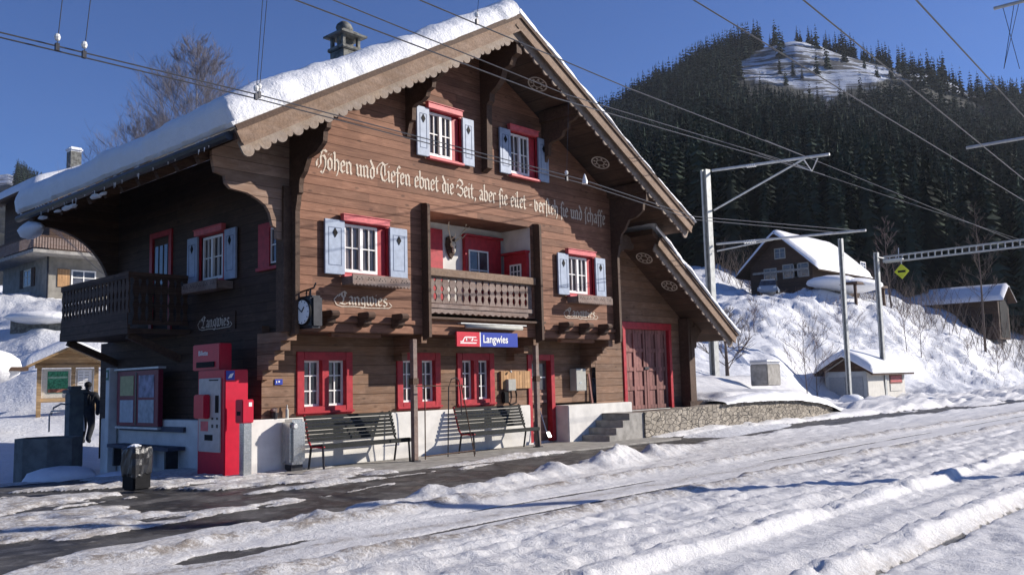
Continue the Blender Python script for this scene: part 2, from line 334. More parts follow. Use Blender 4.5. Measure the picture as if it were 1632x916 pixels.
def ground_height(X,Y):
    wob=(fbm(X*.5,Y*.5,3,3)-.5); Yw=Y+wob*.35+(fbm(X*2.3,Y*2.3,5,3)-.5)*.22
    l1=fbm(X*.7,Y*3.4,21,4); l2=fbm(X*2.6,Y*7.5,22,4); l3=fbm(X*9,Y*12,23,3)
    h=.045+.045*(l1-.42)+.034*(l2-.45)
    # bare strips
    bare=np.maximum.reduce([strip(X,Yw,A_top,A_bot,.16),strip(X,Yw,B_top,B_bot,.10,-3.2,2.4),strip(X,Yw,C_top,C_bot,.08,-6,-.2)])
    # icy patches before the house
    plat=sst(Y,-4.6,-3.6); h=h-plat*(.05*sst(fbm(X*.9,Y*2.2,31,4),.5,.62))
    left=sst(Y,.6,1.6); h=h*(1-left)+left*(.03-.06*sst(fbm(X*.7,Y*1.1,33,4),.42,.56))
    bare=bare*(1-.6*sst(fbm(X*1.1,Y*3.2,59,4),.54,.66)*(1-sst(X,.5,3)))
    h=h-.14*bare
    h=h-.10*sst(fbm(X*.75,Y*2.6,58,4),.52,.62)*(1-sst(X,-2.2,-.2))*sst(Y,-7.6,-6.6)*(1-sst(Y,1.5,2.5))*.9
    pave=sst(Y,-1.95+.12*(l1-.4),-1.78+.12*(l1-.4))*sst(X,1.5,2.2)*(1-sst(X,10.3,10.6)); h=h-.3*pave+.05*G(X,Yw,(-1.98,.13))*sst(X,2,3)*(1-sst(X,9,10))
    # ploughed berm on the track side of the asphalt
    b=A_bot(X)-.33; amp=(.10+.20*sst(fbm(X*.8,Y*.2,41,3),.38,.62))*sst(X,-4.5,-1.5)*(1-.72*sst(X,4,9)); lump=.45+.75*fbm(X*2.6,Y*3.4,42,4,.55)+.15*np.abs(fbm(X*5.5,Y*6.5,43,3)-.5)*2
    h=h+amp*lump*G(X,Yw,(b,.34))
    tr=1-sst(Y,b-1.1,b-.5)          # track side
    # groomed track one: smooth strip, dirty shoulders
    smooth=sst(Y,-7.65,-7.4)*(1-sst(Y,-6.35,-6.1)); flat=sst(Y,b-1.0,b-.7)*0
    h=h*(1-.8*smooth*tr)+smooth*tr*.012
    sh=.055*G(X,Yw,(-6.02,.13))+.075*G(X,Yw,(-7.78,.16)); h=h+sh*(.5+.9*fbm(X*5,Y*5,51,3))
    # rough trodden snow between the tracks
    ro=sst(-Y,7.9,8.3)*(1-sst(-Y,9.5,9.75)); h=h+ro*(.045+.028*(l2-.4)+.034*(l1-.4)+.02*(l3-.5)-.018*sst(fbm(X*3.4,Y*4.6,53,2),.58,.68))
    # snow-covered rails of track two
    def ridge(c,w,a): return a*(1-sst(np.abs(Y-c+.06*np.sin(X*.35)*0+(fbm(X*1.3,Y*0,61)-.5)*.05),w*.45,w))
    h2=.058+.024*(l2-.5)+.015*(l3-.5)-.022*sst(fbm(X*.8,Y*2.5,56,3),.60,.68)
    t2=sst(-Y,9.6,9.8); h=h*(1-t2)+t2*h2
    h=h+(ridge(-10.0,.17,.115)+ridge(-11.2,.16,.105))*(.55+.75*fbm(X*1.3,Y*1.2,62,4))*(1-.5*sst(fbm(X*2.2,Y*5,64,3),.58,.70))+.04*G(X,Y,(-10.75,.16))
    h=h-.075*G(X,Y,(-11.43,.035))
    h=h+.016*(l3-.5)*(1-.6*smooth)+.014*(fbm(X*4.2,Y*9,55,3)-.5)*(1-.5*smooth)
    for c,w_,d_ in ((-5.35,.05,.02),(-5.7,.04,.015),(-6.55,.05,.022),(-7.25,.05,.022),(-8.2,.06,.035),(-8.45,.05,.03),(-8.9,.08,.04),(-9.3,.07,.04),(-10.45,.05,.015)): h=h-d_*G(X,Y+.05*np.sin(X*.21+c*3)+.02*np.sin(X*.9+c),(c,w_))*sst(fbm(X*.25,X*0+c,57,2),.3,.5)*sst(Y,-13,-12)
    dirt=1.0*G(X,Yw,(-6.02,.15))+1.0*G(X,Yw,(-7.78,.17))+.6*G(X,Yw,(-6.9,.10))*(1-sst(X,5,12))+.5*G(X,Y,(-11.4,.08))+.55*sst(Y,-5.6,-4.)*(1-sst(X,6,12))+.35*(1-sst(X,-6,-2))+.25*G(X,Yw,(-5.6,.5))+.18
    return h,np.clip(dirt,0,1)
xs=[-10.5]
while xs[-1]<130:
    x=xs[-1]; xs.append(x+(.042 if x<7 else .042+(x-7)*.016))
xs=np.array(xs); ys=np.concatenate([np.arange(-14.6,-11.7,.06),np.arange(-11.7,2.5,.042)])
Xg,Yg=np.meshgrid(xs,ys,indexing='ij'); Hg,Dg=ground_height(Xg,Yg)
far=sst(Xg,20,30)*sst(Yg,-4,-1.5); Hg=Hg+far*(.05+.5*np.clip(fbm(Xg*.55,Yg*.8,71,4)-.42,0,1)*2)
foot=sst(Xg,10.6,13)*sst(Yg,-1.95,-1.3)*(1-sst(Xg,22,26)); Hg=Hg+foot*.12*(.4+fbm(Xg*2,Yg*2,72,3))
Zg=np.where(Hg<.004,.004*0+np.minimum(Hg,0)*.12,Hg); Sg=sst(Hg,.0,.022)
ground=gridmesh('ground',np.stack([Xg,Yg,Zg],-1),GROUND,{'snow':Sg,'dirt':Dg}); tag(ground,None,None,kind='structure')
# concrete pavement along the wall
pm=MB(); pm.prism([(.25,-.02,.03),(.6,-1.35,.03),(1.6,-1.75,.03),(10.6,-2.05,.03),(10.6,-.02,.03)],(0,0,-.2))
pav=pm.build('pavement',CONC); tag(pav,None,None,kind='structure')
# terrace behind the rubble wall
tx=np.arange(9.7,27,.09); ty=np.arange(-1.12,7,.09); TX,TY=np.meshgrid(tx,ty,indexing='ij')
sn=sst(TX+(fbm(TX,TY,81,3)-.5)*1.2+.25*(TY+1),14.0,15.3)
TZ=.645+sn*(.24+.22*fbm(TX*.6,TY*.6,82,4)+.05*fbm(TX*3,TY*3,83,3))*sst(TY,-1.3,-.6)+.55*sst(TY,.8,3.5)*sn
TZ=TZ-sst(TX,19.5,23.5)*(.55-.5*sst(TY,1,4))-sst(TX,21.5,25)*.35*(1-sst(TY,1,4))
terr=gridmesh('terrace_ground',np.stack([TX,TY,TZ],-1),GROUND,{'snow':sn,'dirt':.15*np.ones_like(TX)}); tag(terr,None,None,kind='structure')
# hills: heights along sight columns, z by distance
def zy(x,y,d): return float(at(x,y,d)[2])
HC={-500:[(14,-.3),(30,.8),(40,2.5),(55,8),(90,13),(300,50),(700,130),(900,100)],
0:[(14,-.3),(20,-.15),(27,.15),(34,zy(0,665,34)),(40,zy(0,600,40)),(52,zy(0,472,52)),(60,8.2),(120,16),(300,60),(700,zy(0,268,700)),(900,150)],
60:[(14,-.3),(20,-.15),(28,.1),(34,zy(60,664,34)),(40,zy(60,585,40)),(52,zy(60,470,52)),(60,8.2),(120,16),(300,60),(700,zy(60,300,700)),(900,120)],
110:[(14,-.3),(20,-.15),(29,.05),(34,zy(110,662,34)),(40,zy(110,590,40)),(52,zy(110,470,52)),(60,8),(120,14),(300,50),(700,zy(110,345,700)),(900,100)],
190:[(14,-.4),(26,-.2),(33,.4),(40,2.4),(52,6.5),(60,8),(120,14),(300,40),(700,100),(900,80)],
420:[(14,-.4),(32,-.3),(45,1.5),(60,5),(120,10),(300,40),(430,zy(420,360,430)),(700,80)],
700:[(14,-.4),(34,-.3),(60,4),(120,10),(300,50),(430,zy(700,330,430)),(700,80)],
880:[(14,-.4),(34,-.3),(60,5),(120,16),(300,80),(430,zy(880,250,430)),(700,100)],
965:[(14,-.4),(30,-.3),(60,6),(76,9),(130,zy(965,420,130)),(300,zy(965,270,300)),(430,zy(965,190,430)),(700,110)],
1090:[(14,-.4),(25,.1),(31,zy(1090,622,31)),(45,zy(1090,560,45)),(64,zy(1090,492,64)),(76,zy(1090,468,76)),(130,zy(1090,400,130)),(300,zy(1090,225,300)),(430,zy(1090,122,430)),(700,140)],
1150:[(14,-.4),(27,.2),(35,zy(1150,616,35)),(45,zy(1150,572,45)),(62,zy(1150,505,62)),(75,zy(1150,468,75)),(130,zy(1150,398,130)),(300,zy(1150,200,300)),(430,zy(1150,85,430)),(700,150)],
1230:[(14,-.4),(28,.1),(36,zy(1230,620,36)),(46,zy(1230,590,46)),(62,zy(1230,505,62)),(74,zy(1230,468,74)),(95,9.2),(130,zy(1230,398,130)),(300,zy(1230,215,300)),(385,zy(1230,122,385)),(420,zy(1230,60,420)),(440,zy(1230,58,440)),(700,150)],
1300:[(14,-.4),(30,-.1),(50,.15),(54,zy(1300,590,54)),(62,zy(1300,528,62)),(74,zy(1300,466,74)),(95,9.2),(130,zy(1300,400,130)),(300,zy(1300,220,300)),(385,zy(1300,132,385)),(415,zy(1300,46,415)),(440,zy(1300,42,440)),(700,150)],
1400:[(14,-.4),(30,-.2),(55,.1),(62,zy(1400,562,62)),(74,zy(1400,480,74)),(90,8),(130,zy(1400,405,130)),(300,zy(1400,235,300)),(385,zy(1400,128,385)),(420,zy(1400,75,420)),(440,zy(1400,72,440)),(700,150)],
1500:[(14,-.4),(30,-.3),(60,0),(76,zy(1500,535,76)),(84,4.4),(97,zy(1500,502,97)),(140,zy(1500,410,140)),(300,zy(1500,240,300)),(400,zy(1500,128,400)),(430,zy(1500,95,430)),(700,150)],
1632:[(14,-.4),(30,-.4),(72,-.1),(82,zy(1632,612,82)),(97,zy(1632,560,97)),(140,zy(1632,440,140)),(300,zy(1632,260,300)),(430,zy(1632,150,430)),(700,140)],
2000:[(14,-.5),(30,-.5),(72,-.4),(97,2),(140,10),(300,50),(430,zy(2000,330,430)),(700,80)],
2800:[(14,-.5),(72,-.4),(140,8),(430,60),(700,60)]}
HX=np.array(sorted(HC)); 
def terr_z(x,d):
    """height at sight column x (photo pixels at the horizon) and depth d; arrays"""
    Zc=np.stack([np.interp(d,[p[0] for p in HC[k]],[p[1] for p in HC[k]]) for k in HX],0)
    i=np.clip(np.searchsorted(HX,x)-1,0,len(HX)-2); t=np.clip((x-HX[i])/(HX[i+1]-HX[i]),0,1); t=t*t*(3-2*t)*.6+t*.4
    idx=np.indices(x.shape); 
    za=np.take_along_axis(Zc,i[None],0)[0]; zb=np.take_along_axis(Zc,(i+1)[None],0)[0]
    return za*(1-t)+zb*t
def terr_P(x,d):
    v=(x-816)/F; w=(v*CM[0,2]+CM[2,2])/CM[1,2]
    X=C0[0]+d*(v*CM[0,0]-w*CM[1,0]+CM[2,0]); Y=C0[1]+d*(v*CM[0,1]-w*CM[1,1]+CM[2,1])
    z=terr_z(x,d)
    z=z+np.clip(d-30,0,40)/40*((fbm(X*.22,Y*.22,91,5)-.5)*1.8*np.clip(60/np.maximum(d,1),.5,1)+(fbm(X*.8,Y*.8,92,5,.6)-.5)*1.15)*(1-sst(d,95,130))+sst(d,130,250)*(fbm(X*.05,Y*.05,93,5)-.5)*9*(1-sst(d,395,425)*.6)
    return np.stack([X,Y,z],-1)
cols=np.concatenate([np.arange(-500,-20,40),np.arange(-20,200,4.),np.arange(200,960,30),np.arange(960,1660,4.),np.arange(1660,2800,50)])
dn=np.concatenate([np.arange(14,80,.4),np.arange(80,112,1.)])
XX,DD=np.meshgrid(cols,dn,indexing='ij')
slope=gridmesh('snow_slope',terr_P(XX,DD),SNOWF); tag(slope,None,None,kind='structure')
df=np.concatenate([np.arange(111,200,5),np.arange(200,450,4.),np.arange(450,900,40)])
XX,DD=np.meshgrid(cols,df,indexing='ij')
_PM=terr_P(XX,DD); _c=(_PM-C0)@CM.T; _px=816+F*_c[...,0]/_c[...,2]; _py=458-F*_c[...,1]/_c[...,2]
CL=[(1152,118),(1196,88),(1236,66),(1275,52),(1345,56),(1385,74),(1425,94),(1480,109),(1540,128),(1615,158),(1610,168),(1560,164),(1490,136),(1420,124),(1392,134),(1352,142),(1322,160),(1292,148),(1232,132),(1188,126)]
def _inside(x,y,Q):
    c=np.zeros(x.shape,bool); j=len(Q)-1
    for i in range(len(Q)):
        c^=((Q[i][1]>y)!=(Q[j][1]>y))&(x<(Q[j][0]-Q[i][0])*(y-Q[i][1])/((Q[j][1]-Q[i][1]) or 1e-9)+Q[i][0]); j=i
    return c
_op=(_inside(_px,_py,CL)&(DD>330))|((_px>1150)&(_px<1192)&(_py>315)&(_py<405))|((_px>1582)&(_py>325)&(_py<410))|((_px<25)&(DD>560))
mount=gridmesh('mountain',_PM,MOUNT,{'open':_op.astype(float)}); tag(mount,None,None,kind='structure')
def tz(x,d): return float(terr_P(np.array([float(x)]),np.array([float(d)]))[0,2])
def tP(x,d): return terr_P(np.array([float(x)]),np.array([float(d)]))[0]
# ================================================================== STATION BUILDING
ST=thing('station_building','large brown timber station chalet with snowy gable roof, red windows and pale blue shutters','station',(0,0,0))
I4=Matrix.Identity(4)
def frontT(x,y,z): return Matrix.Translation((x,y,z))                                   # faces -Y
def sideT(x,y,z): return Matrix.Translation((x,y,z))@Matrix(((0,1,0,0),(-1,0,0,0),(0,0,1,0),(0,0,0,1)))   # faces -X, local x runs to -Y
def holewall(mb,x0,x1,z0,z1,holes,y,depth):
    """wall sheet facing -y with rectangular openings and their reveals (x0,x1,z0,z1)"""
    xs=sorted({x0,x1,*[h[0] for h in holes],*[h[1] for h in holes]}); zs=sorted({z0,z1,*[h[2] for h in holes],*[h[3] for h in holes]})
    for a,b in zip(xs,xs[1:]):
        for c,d in zip(zs,zs[1:]):
            if any(h[0]<=a+1e-6 and b<=h[1]+1e-6 and h[2]<=c+1e-6 and d<=h[3]+1e-6 for h in holes): continue
            mb.add([(a,y,c),(b,y,c),(b,y,d),(a,y,d)],[(0,1,2,3)])
    for a,b,c,d in holes:
        Y=y+depth
        mb.add([(a,y,c),(a,Y,c),(a,Y,d),(a,y,d)],[(0,1,2,3)]); mb.add([(b,y,c),(b,Y,c),(b,Y,d),(b,y,d)],[(3,2,1,0)])
        mb.add([(a,y,c),(b,y,c),(b,Y,c),(a,Y,c)],[(0,1,2,3)]); mb.add([(a,y,d),(b,y,d),(b,Y,d),(a,Y,d)],[(3,2,1,0)])
RX,RZ,SL=5.08,9.16,.566       # ridge, top of the boards at the ridge, pitch
def roofz(x,off=0): return RZ-abs(x-RX)*SL-off
# ---- plinth
pb=MB(); pb.box((0,0,-.3),(7.38,.30,.95)); pb.box((0,.30,-.3),(.30,6.2,.93)); pb.box((8.42,-.3,-.3),(11.06,.3,.90)); pb.box((7.38,.22,-.3),(8.42,1.2,.07)); pb.box((11.06,-.02,-.3),(14.3,.6,.66)); pb.box((9.7,.6,-.3),(14.3,6.5,.6))
pb.build('stone_base',PLAST,ST,bevel=.015)
# ---- lower wall
lw=MB(); LH=[(1.02,2.29,.98,2.16),(3.41,4.62,.98,2.16),(5.11,6.28,.98,2.16),(7.42,8.40,.06,2.14)]
holewall(lw,.3,9.9,.95,2.62,[(a,b,max(c,.95),d) for a,b,c,d in LH],.12,.2)
ls=MB(); ls.add([(.3,.12,.9),(.3,7,.9),(.3,7,2.62),(.3,.12,2.62)],[(3,2,1,0)]); ls.add([(.3,7,.0),(9.9,7,.0),(9.9,7,2.6),(.3,7,2.6)],[(3,2,1,0)]); ls.build('lower_side_wall',WSD,ST)  # lower side boards in the copy with shade painted in
# corner log ends and stepped corbels carrying the upper storey
for k in range(5):
    z=2.48-.165*k; lw.box((.22,.12-.92+.19*k,z-.165),(.42,.14,z-.004))
    lw.box((9.45,.12-.92+.19*k,z-.165),(9.62,.14,z-.004))
for X in (3.42,6.78):
    for k in range(3):
        z=2.48-.165*k; lw.box((X-.07,.12-.86+.3*k,z-.165),(X+.07,.14,z-.004))
lw.box((9.9,.12,.6),(9.93,7,5.2))
lw.build('lower_wall',WL,ST)
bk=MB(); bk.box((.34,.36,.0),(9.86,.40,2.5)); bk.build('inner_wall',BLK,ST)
# ---- upper front
YF=-.8
uw=MB(); UH=[(1.43,2.43,3.58,4.5),(3.42,6.64,2.98,4.99),(7.92,8.90,3.56,4.46),(3.56,4.44,6.14,7.08),(6.0,6.88,6.16,7.10)]
holewall(uw,.45,9.75,2.48,6.0,UH[:3],YF,.02)
zt=7.3
xr=(RZ-.42-zt)/SL
holewall(uw,RX-xr,RX+xr,6.0,zt,UH[3:],YF,.02)
zl=roofz(.45,.42)
uw.poly([(.45,YF,6.0),(RX-xr,YF,6.0),(RX-xr,YF,zt),(.45,YF,zl)]); uw.poly([(RX+xr,YF,6.0),(9.75,YF,6.0),(9.75,YF,zl),(RX+xr,YF,zt)])
uw.poly([(RX-xr,YF,zt),(RX+xr,YF,zt),(RX,YF,roofz(RX,.42))])
uw.add([(.45,YF,2.48),(9.75,YF,2.48),(9.75,.5,2.48),(.45,.5,2.48)],[(3,2,1,0)])
uw.add([(9.75,YF,2.48),(9.75,7,2.48),(9.75,7,6.1),(9.75,YF,6.1)],[(0,1,2,3)])
uw.build('upper_wall',WD,ST,fix=False)
sw=MB(T=sideT(.45,0,0)); SH=[(-2.62,-1.62,3.66,4.56),(-.42,.2,3.76,4.48),(-4.85,-3.85,2.72,4.94)]
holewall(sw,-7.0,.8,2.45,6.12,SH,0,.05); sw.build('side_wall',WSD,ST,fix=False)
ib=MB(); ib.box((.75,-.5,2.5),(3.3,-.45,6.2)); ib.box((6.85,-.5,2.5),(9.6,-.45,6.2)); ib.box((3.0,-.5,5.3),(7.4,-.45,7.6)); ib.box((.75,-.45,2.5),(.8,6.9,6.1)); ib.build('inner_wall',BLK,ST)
# ledge moulding, bottom board, carved beam ends
for (a,b) in ((.47,3.08),(6.98,9.73)):
    m=MB(); m.box((a+.42 if a<1 else a,YF-.05,2.66),(b+.03,YF-.003,2.74)); m.box((a,YF-.025,2.47),(b,YF-.003,2.6)); m.box((a+.75,YF+.1,2.40),(b-.7,YF+.22,2.478)); m.build('ledge_moulding',WD,ST,bevel=.01)
    for X in ([.98+.0,1.78,2.58] if a<1 else [7.55,8.3,9.05]):
        m=MB(); prof=[(0,2.84),(-.30,2.84),(-.34,2.78),(-.30,2.71),(-.20,2.69),(-.20,2.64),(-.12,2.58),(0,2.57)]
        m.prism([(X-.09,YF-.055+y,z) for y,z in prof],(.18,0,0)); m.build('beam_end',WDK,ST,bevel=.012)
# fins: boards that stand out from the facade
def fin(x,z0,z1,y=-1.0,w=.07,mat=WBM):
    m=MB(); n=5; pts=[(x,YF-.002,z0),(x,y,z0+.06)]+[(x,y+.05*(1-math.cos(t*math.pi/2/n)),z1-.08+.08*math.sin(t*math.pi/2/n)) for t in range(n+1)]+[(x,YF-.002,z1+.02)]
    m.prism(pts,(w,0,0)); return m.build('facade_fin',mat,ST)
fin(3.33,2.36,5.1); fin(6.72,2.36,5.06)
# roof brackets at the corners: fin low down, flaring out under the purlin
def bracket(x,w,pr):
    m=MB(); pr=[(YF-.002,pr[0][1]-.04)]+list(pr)+[(YF-.002,pr[-1][1])]; m.prism([(x,y,z) for y,z in pr],(w,0,0)); m.build('roof_bracket',WBM,ST)
for x in (.27,9.70): bracket(x,.09,[(-.97,2.42),(-.99,2.6),(-.99,4.55),(-1.03,4.7),(-1.05,4.84),(-1.1,4.86),(-1.1,5.0),(-1.13,5.11),(-1.24,5.21),(-1.33,5.37),(-1.36,5.43),(-1.6,5.48),(-1.77,5.59),(-1.81,5.63),(-1.83,5.8),(-1.92,5.84),(-1.94,6.1),(-1.94,roofz(x,.2))])
for x in (2.96,7.12): bracket(x,.10,[(-.84,6.42),(-.90,6.62),(-.93,6.7),(-1.0,6.72),(-1.02,6.98),(-1.12,7.02),(-1.3,7.04),(-1.42,7.1),(-1.46,7.2),(-1.60,7.24),(-1.62,7.36),(-1.78,7.4),(-1.9,7.48),(-1.92,roofz(x,.2))])
# king post and upper collar
m=MB(); m.prism([(5.10,YF-.002,6.02),(5.10,-.98,6.1),(5.10,-1.0,7.5),(5.10,-1.08,7.56),(5.10,-1.1,7.72),(5.10,-1.25,7.8),(5.10,-1.42,7.95),(5.10,-1.5,8.15),(5.10,-1.7,8.2),(5.10,-1.78,8.35),(5.10,-1.92,8.4),(5.10,-1.92,8.78),(5.10,YF-.002,8.78)],(.16,0,0)); m.build('king_post',WBM,ST)
# side brackets (in the facade plane, carrying the eaves)
def side_bracket(sx,x0,y,z0=3.98,ztop=None,mat=WD,th=.08):
    pr=[(0,0),(.05,.02),(.09,.16),(.17,.2),(.17,.34),(.27,.34),(.33,.55),(.5,.78),(.72,.86),(1.0,.86),(1.08,.93),(1.06,1.0),(.98,1.04),(.93,1.18),(.72,1.24),(.6,1.2),(.42,1.05),(.28,1.05),(.2,.95),(0,.95)]
    # scalloped upper edge as in the cut board
    m=MB(); m.prism([(x0+sx*dx,y,z0+dz) for dx,dz in pr],(0,th,0)); m.build('eave_bracket',mat,ST)
pt=[(.11,4.05),(.02,4.06),(.01,4.25),(-.06,4.28),(-.12,4.5),(-.2,4.62),(-.33,4.70),(-.55,4.79),(-.86,4.82),(-.95,4.9),(-.97,5.02),(-1.15,5.06),(-1.2,5.3),(-1.2,roofz(-1.2,.19)),(.36,roofz(.36,.19)),(.36,4.05)]
m=MB(); m.prism([(x,-.80,z) for x,z in pt],(0,.08,0)); m.build('eave_bracket',wood('cut_board',(.20,.12,.08),(.33,.21,.145),.19,'Z',grey=.15),ST)
m=MB(); m.box((.12,-.86,2.46),(.44,-.62,5.0)); m.build('corner_post',WBM,ST)
pt=[(.44,3.6),(.3,3.62)]+[(.3-1.5*(1-math.cos(t)),3.65+1.5*math.sin(t)) for t in [i*math.pi/2/10 for i in range(1,11)]]+[(-1.3,5.22),(-1.3,roofz(-1.3,.19)),(.44,roofz(.44,.19))]
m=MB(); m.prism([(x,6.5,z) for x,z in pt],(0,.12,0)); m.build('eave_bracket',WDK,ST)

side_bracket(1,9.76,-.72,4.0,mat=WBM,th=.08)
# ---- windows
def scallop_board(T,x0,x1,z0,z1,n,y0,y1,name,mat,parent,dots=True):
    pts=[(x0,y0,z1)]; w=(x1-x0)/n
    for k in range(n): pts+=[(x0+w*k,y0,z0+.035),(x0+w*(k+.5),y0,z0)]
    pts+=[(x1,y0,z0+.035),(x1,y0,z1)]
    m=MB(T=T); m.prism(pts,(0,y1-y0,0)); return m.build(name,mat,parent)
def upper_window(T,w,h,shw,box=True,header=.1,dark=False):
    m=MB(T=T); t=.05
    m.box((-t,-.03,-t),(0,.16,h+t)); m.box((w,-.03,-t),(w+t,.16,h+t)); m.box((0,-.028,h),(w,.16,h+t)); m.box((0,-.028,-t),(w,.16,0))
    W=m.build('window',RED,ST,bevel=.006)
    m=MB(T=T); m.box((-.09,-.13,h+.02),(w-.0,-.032,h+.13)); m.box((-.11,-.15,h+.13),(w+.02,-.03,h+.15)); m.build('header_board',PINK,W,bevel=.006)
    m=MB(T=T); m.box((-.09,-.14,-.10),(w+.02,-.032,-.052)); m.build('sill',PINK,W,bevel=.006)
    # white sashes, 2 leaves of 2x2 panes
    g=.042; m=MB(T=T); y0,y1=.02,.055
    a,b=.02,w-.20; c=(a+b)/2
    m.box((a,y0,.01),(a+g,y1,h-.01)); m.box((b-g,y0,.01),(b,y1,h-.01)); m.box((a+g,y0,.01),(b-g,y1,.07)); m.box((a+g,y0,h-.06),(b-g,y1,h-.01)); m.box((c-.032,y0-.02,.07),(c+.032,y1,h-.06))
    for xx in ((a+c)/2,(b+c)/2): m.box((xx-.009,y0+.004,.07),(xx+.009,y1-.004,h-.06))
    m.box((a+g,y0+.006,h*.5),(c-.04,y1-.006,h*.5+.02)); m.box((c+.04,y0+.006,h*.5),(b-g,y1-.006,h*.5+.02)); m.build('sash',WHITE,W)
    m=MB(T=T); m.box((b,.021,.01),(w,.05,h-.01)); m.build('reveal_board',RED,W)
    m=MB(T=T); m.box((a,.06,0),(b,.075,h)); m.build('pane',GLASSU,W)
    for s,x0 in ((-1,-.03-shw),(1,w+.03)):
        y=-.085; mm=MB(T=T); mm.box((x0,y,-.06),(x0+shw,y+.045,h+.02)); sh=mm.build('shutter',BLUE,W,bevel=.008)
        mm=MB(T=T); q=.075; x1=x0+shw; za,zb=.1,h-.12; yy=y-.004
        for A,B in (((x0+q,za),(x0+q+.013,zb)),((x1-q-.013,za),(x1-q,zb)),((x0+q+.013,za),(x1-q-.013,za+.013)),((x0+q+.013,zb-.013),(x1-q-.013,zb))): mm.box((A[0],yy,A[1]),(B[0],y-.0005,B[1]))
        mm.build('panel_groove',BLUED,W)
        cx=(x0+x1)/2; cz=h*.76; mm=MB(T=T); mm.prism([(cx-.055,yy-.006,cz),(cx,yy-.006,cz-.09),(cx+.055,yy-.006,cz),(cx,yy-.006,cz+.09)],(0,.006,0)); mm.build('diamond_hole',BLK,W)
    if box:
        mm=MB(T=T); bx0,bx1=-.06,w+.26; d=.27
        mm.box((bx0,-.085-d,-.10),(bx1,-.085-d+.025,-.062)); mm.box((bx0,-.085-d+.025,-.24),(bx0+.025,-.02,-.10)); mm.box((bx1-.025,-.085-d+.025,-.24),(bx1,-.02,-.10)); mm.box((bx0+.025,-.33,-.24),(bx1-.025,-.02,-.215))
        fb=mm.build('flower_box',WGREY,W)
        scallop_board(T,bx0-.02,bx1+.02,-.275,-.10,17,-.085-d-.022,-.085-d-.002,'box_fringe',WGREY,W)
        mm=MB(T=T); k=0
        for j in range(5):
            for (dx,dz) in ((-.07,-.16),(0,-.16),(.07,-.16),(-.05,-.125),(.05,-.125)):
                cx=bx0+(bx1-bx0)*(j+.5)/5+dx; mm.box((cx-.013,-.085-d-.0245,dz-.008),(cx+.013,-.085-d-.0225,dz+.008))
        mm.build('cut_pattern',BLK,W)
    return W
upper_window(frontT(1.43,YF,3.58),1.0,.92,.44); upper_window(frontT(7.92,YF,3.56),.98,.90,.40)
upper_window(frontT(3.56,YF,6.14),.88,.94,.34,box=False); upper_window(frontT(6.0,YF,6.16),.88,.94,.36,box=False)
upper_window(sideT(.45,2.62,3.66),1.0,.90,.42)
def lower_window(T,w,h):
    m=MB(T=T); f=.16; a=.13
    W0=[(0,-.035,0),(f,.1,h)],[(w-f,-.035,0),(w,.1,h)],[(w/2-f/2,-.03,f),(w/2+f/2,.1,h-f)],[(f,-.033,h-f),(w-f,.1,h)],[(f,-.033,0),(w-f,.1,f)]
    for A,B in W0: m.box(A,B)
    W=m.build('window',RED,ST,bevel=.008)
    m=MB(T=T); m.box((-.03,-.09,.03),(w+.0,-.036,.075)); m.build('sill',RED,W,bevel=.006)
    for x0,x1 in ((f,w/2-f/2),(w/2+f/2,w-f)):
        m=MB(T=T); g=.04; y0,y1=.075,.10; z0,z1=f,h-f
        m.box((x0,y0-.002,z0),(x0+g,y1,z1)); m.box((x1-g,y0-.002,z0),(x1,y1,z1)); m.box((x0+g,y0,z0),(x1-g,y1,z0+g)); m.box((x0+g,y0,z1-g),(x1-g,y1,z1))
        c=(x0+x1)/2; m.box((c-.013,y0+.004,z0+g),(c+.013,y1,z1-g))
        for k in (1,2): zz=z0+(z1-z0)*k/3; m.box((x0+g,y0+.006,zz-.012),(c-.013,y1,zz+.012)); m.box((c+.013,y0+.006,zz-.012),(x1-g,y1,zz+.012))
        m.build('sash',WHITE,W); m=MB(T=T); m.box((x0,.105,z0),(x1,.12,z1)); m.build('pane',GLASS,W)
for a,b,c,d in LH[:3]: lower_window(frontT(a,.12,c),b-a,d-c)
# door
m=MB(); a,b,c,d=LH[3]
m.box((a,.085,c),(a+.14,.30,d)); m.box((b-.14,.085,c),(b,.30,d)); m.box((a+.14,.087,d-.14),(b-.14,.30,d)); dr=m.build('door',RED,ST,bevel=.008)
m=MB(); m.box((a+.14,.24,c),(b-.14,.29,d-.14)); 
m.build('leaf',WDOOR,dr)
m=MB()
for z in (.25,.62,.98,1.16): m.box((a+.17,.215,z),(b-.17,.238,z+.06))
m.build('cross_rail',wood('rail_pale',(.3,.17,.13),(.42,.26,.2),.3,''),dr,bevel=.008)
m=MB(); m.box((a+.22,.225,1.3),(b-.22,.237,1.92)); pn=m.build('pane',GLASS,dr)
m=MB(); m.box((a+.22,.205,1.58),(b-.22,.223,1.61)); m.box((a+.475,.21,1.3),(a+.495,.222,1.58)); m.box((a+.475,.21,1.61),(a+.495,.222,1.92)); m.build('glazing_bar',WHITE,dr)
